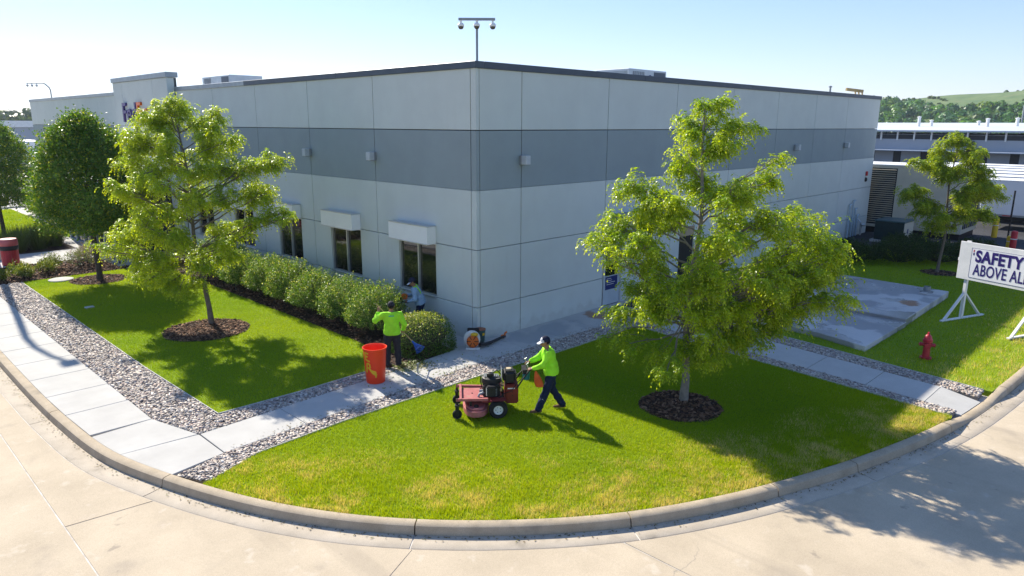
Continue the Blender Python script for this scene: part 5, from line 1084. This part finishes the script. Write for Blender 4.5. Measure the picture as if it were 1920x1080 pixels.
M_hair = simple('dark_hair', (.012, .010, .009)); M_capn = simple('navy_cap', (.015, .02, .05)); M_boot = simple('tan_boot', (.16, .09, .045)); M_eye = simple('eye_dark', (.02, .015, .012), .2, .6); M_bluef = simple('blue_grey_fabric', (.30, .43, .60)); M_capw = simple('cap_white', (.7, .7, .72)); M_dboot = simple('dark_boot', (.05, .03, .025))
MT = lambda sh, tr, cap, brim, boot: dict(skin=M_skin, shirt=sh, trousers=tr, cap=cap, brim=brim, hair=M_hair, eye=M_eye, boot=boot)
# man pushing the mower: walking, arms reaching to the grips
HD = math.atan2(.65, -.76)
J3 = dict(pelvis=(-.02, 0, .94), waist=(0, 0, 1.08), chest=(.045, 0, 1.31), neck=(.085, 0, 1.475), head=(.125, 0, 1.625), shL=(.07, .185, 1.415), shR=(.07, -.185, 1.415), fwd=(1, 0, -.15), face=(1, -.02, -.30),
          elL=(.20, .27, 1.16), wrL=(.405, .215, 1.085), elR=(.22, -.26, 1.18), wrR=(.43, -.205, 1.105), hdL=(1, -.1, -.1), hnL=(.1, .35, 1), htL=(0, -1, .2), hdR=(1, .1, -.1), hnR=(.1, -.35, 1), htR=(0, 1, .2), curlL=1.0, curlR=1.0,
          hipL=(-.02, .095, .90), knL=(.10, .11, .50), anL=(.27, .11, .095), hipR=(-.02, -.095, .90), knR=(-.06, -.11, .49), anR=(-.30, -.10, .115), toeL=(1, .1, 0), toeR=(1, -.1, -.05), hem=(-.02, 0, .87))
m3, _ = person('person in lime shirt and white-fronted cap walking behind the red mower', (-2.33, -4.97, 0), HD, J3, MT(M_lime, M_navy, M_capn, M_capw, M_boot), None, cap_front=M_capw)
MB().beam((.205, -.055, 1.600), (.205, .055, 1.600), .012, .035).build('sunglasses', M_blk, m3)
for q_, hgt in ((.0, .05), (.07, .035), (.125, .03)): MB().box((.225-.38*q_, .176+.06*q_, .21+q_), (.035, .012, hgt)).build('leg_print', M_wht, m3)
# man with the rake seen from behind
H1 = math.atan2(.82, .57)
J1 = dict(pelvis=(0, 0, .96), waist=(.0, 0, 1.11), chest=(.02, 0, 1.34), neck=(.045, 0, 1.505), head=(.075, -.005, 1.655), shL=(.02, .205, 1.44), shR=(.02, -.205, 1.44), face=(1, -.25, -.22),
          elL=(.08, .43, 1.27), wrL=(.21, .33, 1.50), elR=(.0, -.335, 1.17), wrR=(.16, -.30, .98), hdL=(.3, -.25, 1), hnL=(-1, .3, .2), htL=(0, -1, .2), hdR=(.75, .05, -.75), hnR=(.3, -1, .2), htR=(.6, .2, 1), curlL=1.15, curlR=1.15,
          hipL=(0, .10, .92), knL=(.05, .13, .51), anL=(.0, .15, .10), hipR=(0, -.10, .92), knR=(.06, -.13, .51), anR=(.02, -.15, .10), toeL=(1, .3, 0), toeR=(1, -.3, 0), hem=(0, 0, .90))
m1, sh1 = person('person in lime shirt seen from behind, standing between red barrel and hedge', (-3.12, -.10, 0), H1, J1, MT(M_lime, M_char, M_char, M_char, M_dboot), None)
M_teal = mat('teal_print', (.02, .34, .36), (.015, .28, .3), rough=.6)
lg = MB()
for k in range(4): lg.ell((-.128, .055-.035*k, 1.435+.004*(k % 2)), (.006, .015, .016), 8, 5)
lg.build('back_print', M_teal, sh1)
# man trimming the hedge
H2 = math.atan2(.62, -.78)
J2 = dict(pelvis=(-.06, 0, .94), waist=(-.03, 0, 1.08), chest=(.06, 0, 1.29), neck=(.115, 0, 1.455), head=(.17, .01, 1.60), shL=(.10, .19, 1.375), shR=(.10, -.19, 1.375), fwd=(1, 0, -.32), face=(1, .1, -.62), hup=(.4, 0, 1),
          elL=(.10, .29, 1.10), wrL=(.30, .20, 1.02), elR=(.16, -.30, 1.12), wrR=(.38, -.17, 1.13), hdL=(.95, -.3, 0), hnL=(.1, .8, .6), htL=(.2, -.3, 1), hdR=(.95, .3, 0), hnR=(.1, -.6, .8), htR=(.2, .3, 1), curlL=1.1, curlR=1.1,
          hipL=(-.06, .095, .90), knL=(.02, .12, .50), anL=(-.05, .14, .10), hipR=(-.06, -.095, .90), knR=(.03, -.12, .50), anR=(-.02, -.14, .10), toeL=(1, .2, 0), toeR=(1, -.2, 0), hem=(-.05, 0, .88))
m2, sh2 = person('person in blue work shirt with lime stripes trimming the hedge by the wall', (-.60, 2.02, 0), H2, J2, MT(M_bluef, M_navy, M_capn, M_capw, M_dboot), None)
def band(shirt, a, b, ra, rb, m, nm):
    MB().tube([A3(*a), A3(*b)], [ra, rb], 16).build(nm, m, shirt, smooth=True)
for s in (1, -1):
    e, wv, sh0 = (A3(*J2['elL']), A3(*J2['wrL']), A3(*J2['shL'])) if s > 0 else (A3(*J2['elR']), A3(*J2['wrR']), A3(*J2['shR']))
    band(sh2, sh0*.22+e*.78, sh0*.02+e*.98, .066, .066, M_lime, 'arm_stripe')
    pts = []
    for k in range(7):
        u_ = k/6; pts.append(A3(.13-.24*u_+.02, s*.125, 1.44+.045*math.sin(u_*math.pi)-.16*max(0, u_-.45)*1.9))
    V = []; 
    for p in pts: V += [p+A3(0, .045, .012), p-A3(0, .045, -.012), p+A3(0, .045, -.03), p-A3(0, .045, .03)]
    MB().add(V, [f_ for k in range(6) for f_ in ((4*k, 4*k+1, 4*k+5, 4*k+4), (4*k+2, 4*k+6, 4*k+7, 4*k+3), (4*k, 4*k+4, 4*k+6, 4*k+2), (4*k+1, 4*k+3, 4*k+7, 4*k+5))]).build('shoulder_stripe', M_lime, sh2, smooth=True)
# rake, trimmer
def place(o, loc, rz): o.location = loc; o.rotation_euler = (0, 0, rz)
c1, s1 = math.cos(H1), math.sin(H1); w1 = lambda p: np.array([-3.12+c1*p[0]-s1*p[1], -.10+s1*p[0]+c1*p[1], p[2]])
hl_, hr_ = w1((.215, .285, 1.585)), w1((.225, -.285, .91))
dr_ = (hr_-hl_)/np.linalg.norm(hr_-hl_); top = hl_-dr_*.12; end = hr_+dr_*.42
rk = thing('rake', 'hand rake with pale wooden handle and blue fan head held across the body', 'rake', tuple(end)); rel = lambda p: tuple(np.asarray(p)-end)
MB().tube([rel(top), rel(end)], .013, 8).build('handle', M_tan, rk)
M_rk = mat('blue_plastic', (.02, .10, .50), (.015, .08, .42), scale=6, rough=.4)
sd_ = np.cross(dr_, A3(*Fv)); sd_ /= np.linalg.norm(sd_); rb_ = MB(); nm_ = np.cross(sd_, dr_)
for k in range(11):
    a = (k-5)/5*.42; dd = dr_*math.cos(a)+sd_*math.sin(a); p0 = dr_*.0; p1 = dd*.30; p2 = p1+dd*.03-nm_*.03; rb_.beam(p0, p1, .014, .006); rb_.beam(p1, p2, .012, .006)
rb_.build('tines', M_rk, rk); MB().tube([rel(end-dr_*.05), rel(end+dr_*.06)], [.02, .034], 8).build('socket', M_rk, rk)
MB().beam(dr_*.2-sd_*.085, dr_*.2+sd_*.085, .016, .01).build('tine_brace', M_rk, rk)
tm = thing('hedge_trimmer', 'orange hedge trimmer held over the hedge by the person in blue', 'hedge trimmer', (-.60, 2.02, 0), H2)
MB().bx(.33, .52, -.10, .06, 1.05, 1.22).build('engine', M_orange, tm, bevel=.03, seg=2); MB().bx(.50, .60, -.08, .05, 1.03, 1.17).build('gearbox', M_blk, tm, bevel=.02)
MB().tube([(.36, .04, 1.03), (.30, .15, .99), (.31, .27, 1.0), (.42, .28, 1.03), (.52, .14, 1.06)], .014, 8).build('front_handle', M_blk, tm, smooth=True)
MB().tube([(.33, -.03, 1.18), (.37, -.17, 1.17), (.44, -.18, 1.13), (.46, -.06, 1.1)], .016, 8).build('rear_handle', M_blk, tm, smooth=True)
MB().beam((.58, -.01, 1.08), (1.18, .05, .86), .05, .008).build('blade_bar', M_alu, tm)
for k in range(12): q = A3(.62, -.005, 1.066)+(A3(1.16, .05, .866)-A3(.62, -.005, 1.066))*k/11; MB().box(q, (.012, .09, .012)).build('tooth', M_alu, tm)
# ------------------------------------------------------------------ mower
MO = thing('lawn_mower', 'red walk-behind mower with black engine pushed across the corner lawn', 'mower', (-3.16, -4.12, 0), HD)
M_mr = mat('mower_red', (.34, .045, .05), (.26, .03, .035), scale=4, rough=.5, stain=[dict(color=(.42, .27, .22), scale=5, lo=.5, hi=.75, amt=.55)]); M_mrd = mat('dusty_deck_red', (.46, .16, .15), (.36, .09, .09), scale=5, rough=.6, stain=[dict(color=(.25, .22, .14), scale=9, lo=.58, hi=.75, amt=.5)])
M_mdr = mat('body_red', (.22, .010, .015), (.15, .008, .011), scale=4, rough=.4, spec=.5, stain=[dict(color=(.2, .15, .08), scale=8, lo=.6, hi=.8, amt=.4)])
def wheel(x, y, r, w, rr, par, nm='wheel', rm=M_wht):
    prof = [(rr, -w/2), (r*.86, -w/2), (r, -w*.28), (r, w*.28), (r*.86, w/2), (rr, w/2)]
    o = MB().lathe(prof, 28, (x, y, r), (0, 1, 0), cap=False).build(nm, M_tyre, par, smooth=True)
    MB().lathe([(rr*.99, -w*.35), (rr*.99, w*.36), (rr*.86, w*.40), (rr*.75, w*.26), (rr*.3, w*.26), (rr*.25, w*.42), (0, w*.42)], 22, (x, y, r), (0, 1 if y > 0 else -1, 0)).build('rim', rm, o, smooth=True)
    return o
for y in (.44, -.44):
    wo = wheel(0, y, .205, .17, .11, MO)
    for k in range(5): a = k*2*math.pi/5; MB().cyl((.055*math.cos(a), y+math.copysign(.05, y), .205+.055*math.sin(a)), (.055*math.cos(a), y+math.copysign(.062, y), .205+.055*math.sin(a)), .009, n=6).build('lug_nut', M_blk, wo)
    wc = wheel(.90, y*.98, .105, .08, .045, MO, 'caster_wheel', M_blk)
    MB().bx(.86, .94, y*.98-.062, y*.98-.048, .09, .30).bx(.86, .94, y*.98+.048, y*.98+.062, .09, .30).bx(.85, .95, y*.98-.062, y*.98+.062, .301, .33).cyl((.90, y*.98, .33), (.90, y*.98, .47), .026, n=10).build('caster_fork', M_blk, MO)
    MB().beam((.22, y*.9, .42), (.92, y*.98, .44), .055, .055).build('frame_arm', M_mrd, MO)
# deck: three rounded lobes with a skirt
lob = []
for k in range(44):
    a = 2*math.pi*k/44; x = .235*math.cos(a); y = .60*math.sin(a)
    q_ = (abs(math.cos(a))**3+abs(math.sin(a))**3)**(-1/3.); lob.append((.48+.27*math.cos(a)*q_+.018*math.cos(3*a), .61*math.sin(a)*q_))
MB().prism(lob, .085, .215).build('deck_skirt', M_mrd, MO, bevel=.01)
MB().prism([(.48+(x-.48)*.86, y*.90) for x, y in lob], .216, .262).build('deck_top', M_mrd, MO, bevel=.015)
MB().bx(.30, .84, -.36, .36, .385, .415).build('foot_plate', M_mrd, MO, bevel=.008)
for (x, y) in ((.36, .28), (.36, -.28), (.76, .28), (.76, -.28), (.56, 0)): MB().cyl((x, y, .4151), (x, y, .428), .016, n=8).build('plate_bolt', M_blk, MO)
MB().beam((.82, -.46, .45), (.82, .46, .45), .05, .05).build('front_beam', M_mrd, MO)
for y in (.36, -.36): MB().beam((.60, y, .263), (.60, y, .384), .03, .05).build('deck_hanger', M_blk, MO)
for y in (.42, 0, -.42): MB().lathe([(.055, .263), (.055, .30), (.03, .31), (0, .315)], 12, (.48, y, 0)).build('spindle_cover', M_blk, MO)
MB().bx(-.10, .34, -.30, .30, .30, .384).build('engine_deck', M_mr, MO, bevel=.01)
en = MB().bx(-.06, .32, -.23, .23, .385, .68).build('engine_block', M_blk, MO, bevel=.03, seg=2)
MB().lathe([(.22, .681), (.225, .72), (.21, .80), (.14, .83), (0, .835)], 22, (.13, 0, 0)).build('blower_housing', M_blk, en, smooth=True)
for k in range(9): MB().bx(-.03+.038*k, -.012+.038*k, -.10, .10, .832, .842).build('cooling_fin', M_grey, en)
for s in (-1, 1):
    MB().bx(.03, .25, s*.30-.08, s*.30+.08, .46, .70).build('cylinder_head', M_blk, en, bevel=.025, seg=2)
    for k in range(5): MB().bx(.02, .26, s*.285-.08, s*.285+.08, .49+.034*k, .498+.034*k).build('cylinder_fin', M_grey, en)
MB().cyl((.31, .02, .46), (.40, .02, .46), .05, n=14).tube([(.30, .18, .50), (.40, .22, .48), (.43, .22, .42)], .028, 10).build('muffler', M_grey, en, smooth=True)
MB().tube([(.32, -.22, .42), (.36, -.24, .60), (.36, -.20, .75), (.33, -.05, .78)], .012, 8).build('engine_guard', M_blk, MO)
MB().bx(-.46, -.17, -.24, .24, .24, .68).build('body_tower', M_mdr, MO, bevel=.025, seg=2)
MB().bx(-.38, -.22, .242, .245, .59, .615).build('decal', M_wht, MO)
for z in (.52, .44): MB().cyl((-.33, .24, z), (-.33, .25, z), .012, n=8).build('tower_bolt', M_blk, MO)
MB().bx(-.36, -.06, -.25, .25, .40, .42).build('belt_guard', M_blk, MO) if False else None
ft = MB().bx(-.42, -.12, -.2, .2, .69, .98).build('fuel_tank', M_blk, MO, bevel=.06, seg=3)
MB().lathe([(.06, .981), (.06, 1.005), (.045, 1.01), (0, 1.01)], 14, (-.26, .03, 0)).build('fuel_cap', mat('tan_plastic', (.60, .48, .30), (.52, .42, .26), rough=.5), ft)
MB().bx(-.10, -.095, -.2, .2, .69, 1.0).build('tank_shield', M_grey, MO, bevel=.002)
for s in (-1, 1):
    MB().tube([(-.42, s*.24, .60), (-.55, s*.24, .80), (-.70, s*.225, 1.00), (-.80, s*.215, 1.055)], .017, 10).build('handlebar', M_blk, MO, smooth=True)
    MB().tube([(-.84, s*.215, 1.075), (-.735, s*.205, 1.055)], .02, 10).build('grip', M_blk, MO, smooth=True)
    MB().tube([(-.70, s*.20, 1.01), (-.64, s*.19, 1.14), (-.69, s*.17, 1.17)], .012, 8).build('drive_lever', M_alu, MO, smooth=True)
    MB().tube([(-.60, s*.22, .86), (-.45, s*.2, .74), (-.30, s*.28, .55), (-.1, s*.25, .48)], .009, 6).build('control_cable', M_blk, MO)
MB().beam((-.70, -.22, 1.0), (-.70, .22, 1.0), .03, .03).bx(-.66, -.56, -.17, .17, .90, 1.0).build('control_panel', M_blk, MO)
bg = MB(); 
bg.lathe([(.01, 0), (.085, .02), (.10, .10), (.08, .22), (.035, .33), (.02, .38)], 14)
for i in range(len(bg.v)): v = bg.v[i]; bg.v[i] = (v[0]*1.0-.86+.25*(v[2]-.3), v[1]*.55+.27, v[2]+.62)
tag(bg.build('trimmings_bag', mat('orange_bag', (.70, .12, .02), (.55, .08, .015), scale=9, rough=.7, bump=.4, bscale=20), MO, smooth=True), 'orange bag hanging from the mower handle')
MB().lathe([(0, .70), (.075, .70), (.085, .86), (.05, .90), (.05, .93), (0, .935)], 16, (-.66, -.02, .02)).build('water_jug', mat('teal_plastic', (.02, .20, .22), (.015, .16, .18), rough=.4), MO, smooth=True)

MB().lathe([(.075, .836), (.08, .85), (.08, .91), (.05, .925), (0, .925)], 16, (.16, .06, 0)).build('air_filter', M_blk, MO, smooth=True)
for pts in ([(-.12, .22, .66), (-.02, .33, .74), (.10, .30, .66), (.14, .20, .60)], [(-.13, .15, .70), (-.04, .24, .84), (.08, .18, .80)], [(-.15, .27, .50), (-.06, .36, .46), (.05, .34, .40), (.16, .30, .40)], [(-.11, -.1, .8), (.0, -.16, .9), (.1, -.1, .84)]): MB().tube(pts, .013, 8).build('hose', M_blk, MO, smooth=True)
for (x, y, z) in ((-.09, .24, .62), (-.09, .19, .68), (-.07, .27, .56)): MB().lathe([(.022, 0), (.026, .02), (.02, .06), (0, .065)], 10, (x, y, z)).build('brass_fitting', M_tan, MO, smooth=True)
MB().bx(.22, .62, -.64, -.605, .12, .24).build('discharge_chute', M_blk, MO, bevel=.01)
MB().bx(-.12, .30, .31, .35, .385, .44).bx(-.12, .30, -.35, -.31, .385, .44).build('side_rail', M_mdr, MO, bevel=.006)
for y in (.44, -.44): MB().bx(-.17, .17, y-.10, y+.10, .425, .44).build('wheel_guard', M_mdr, MO, bevel=.006)
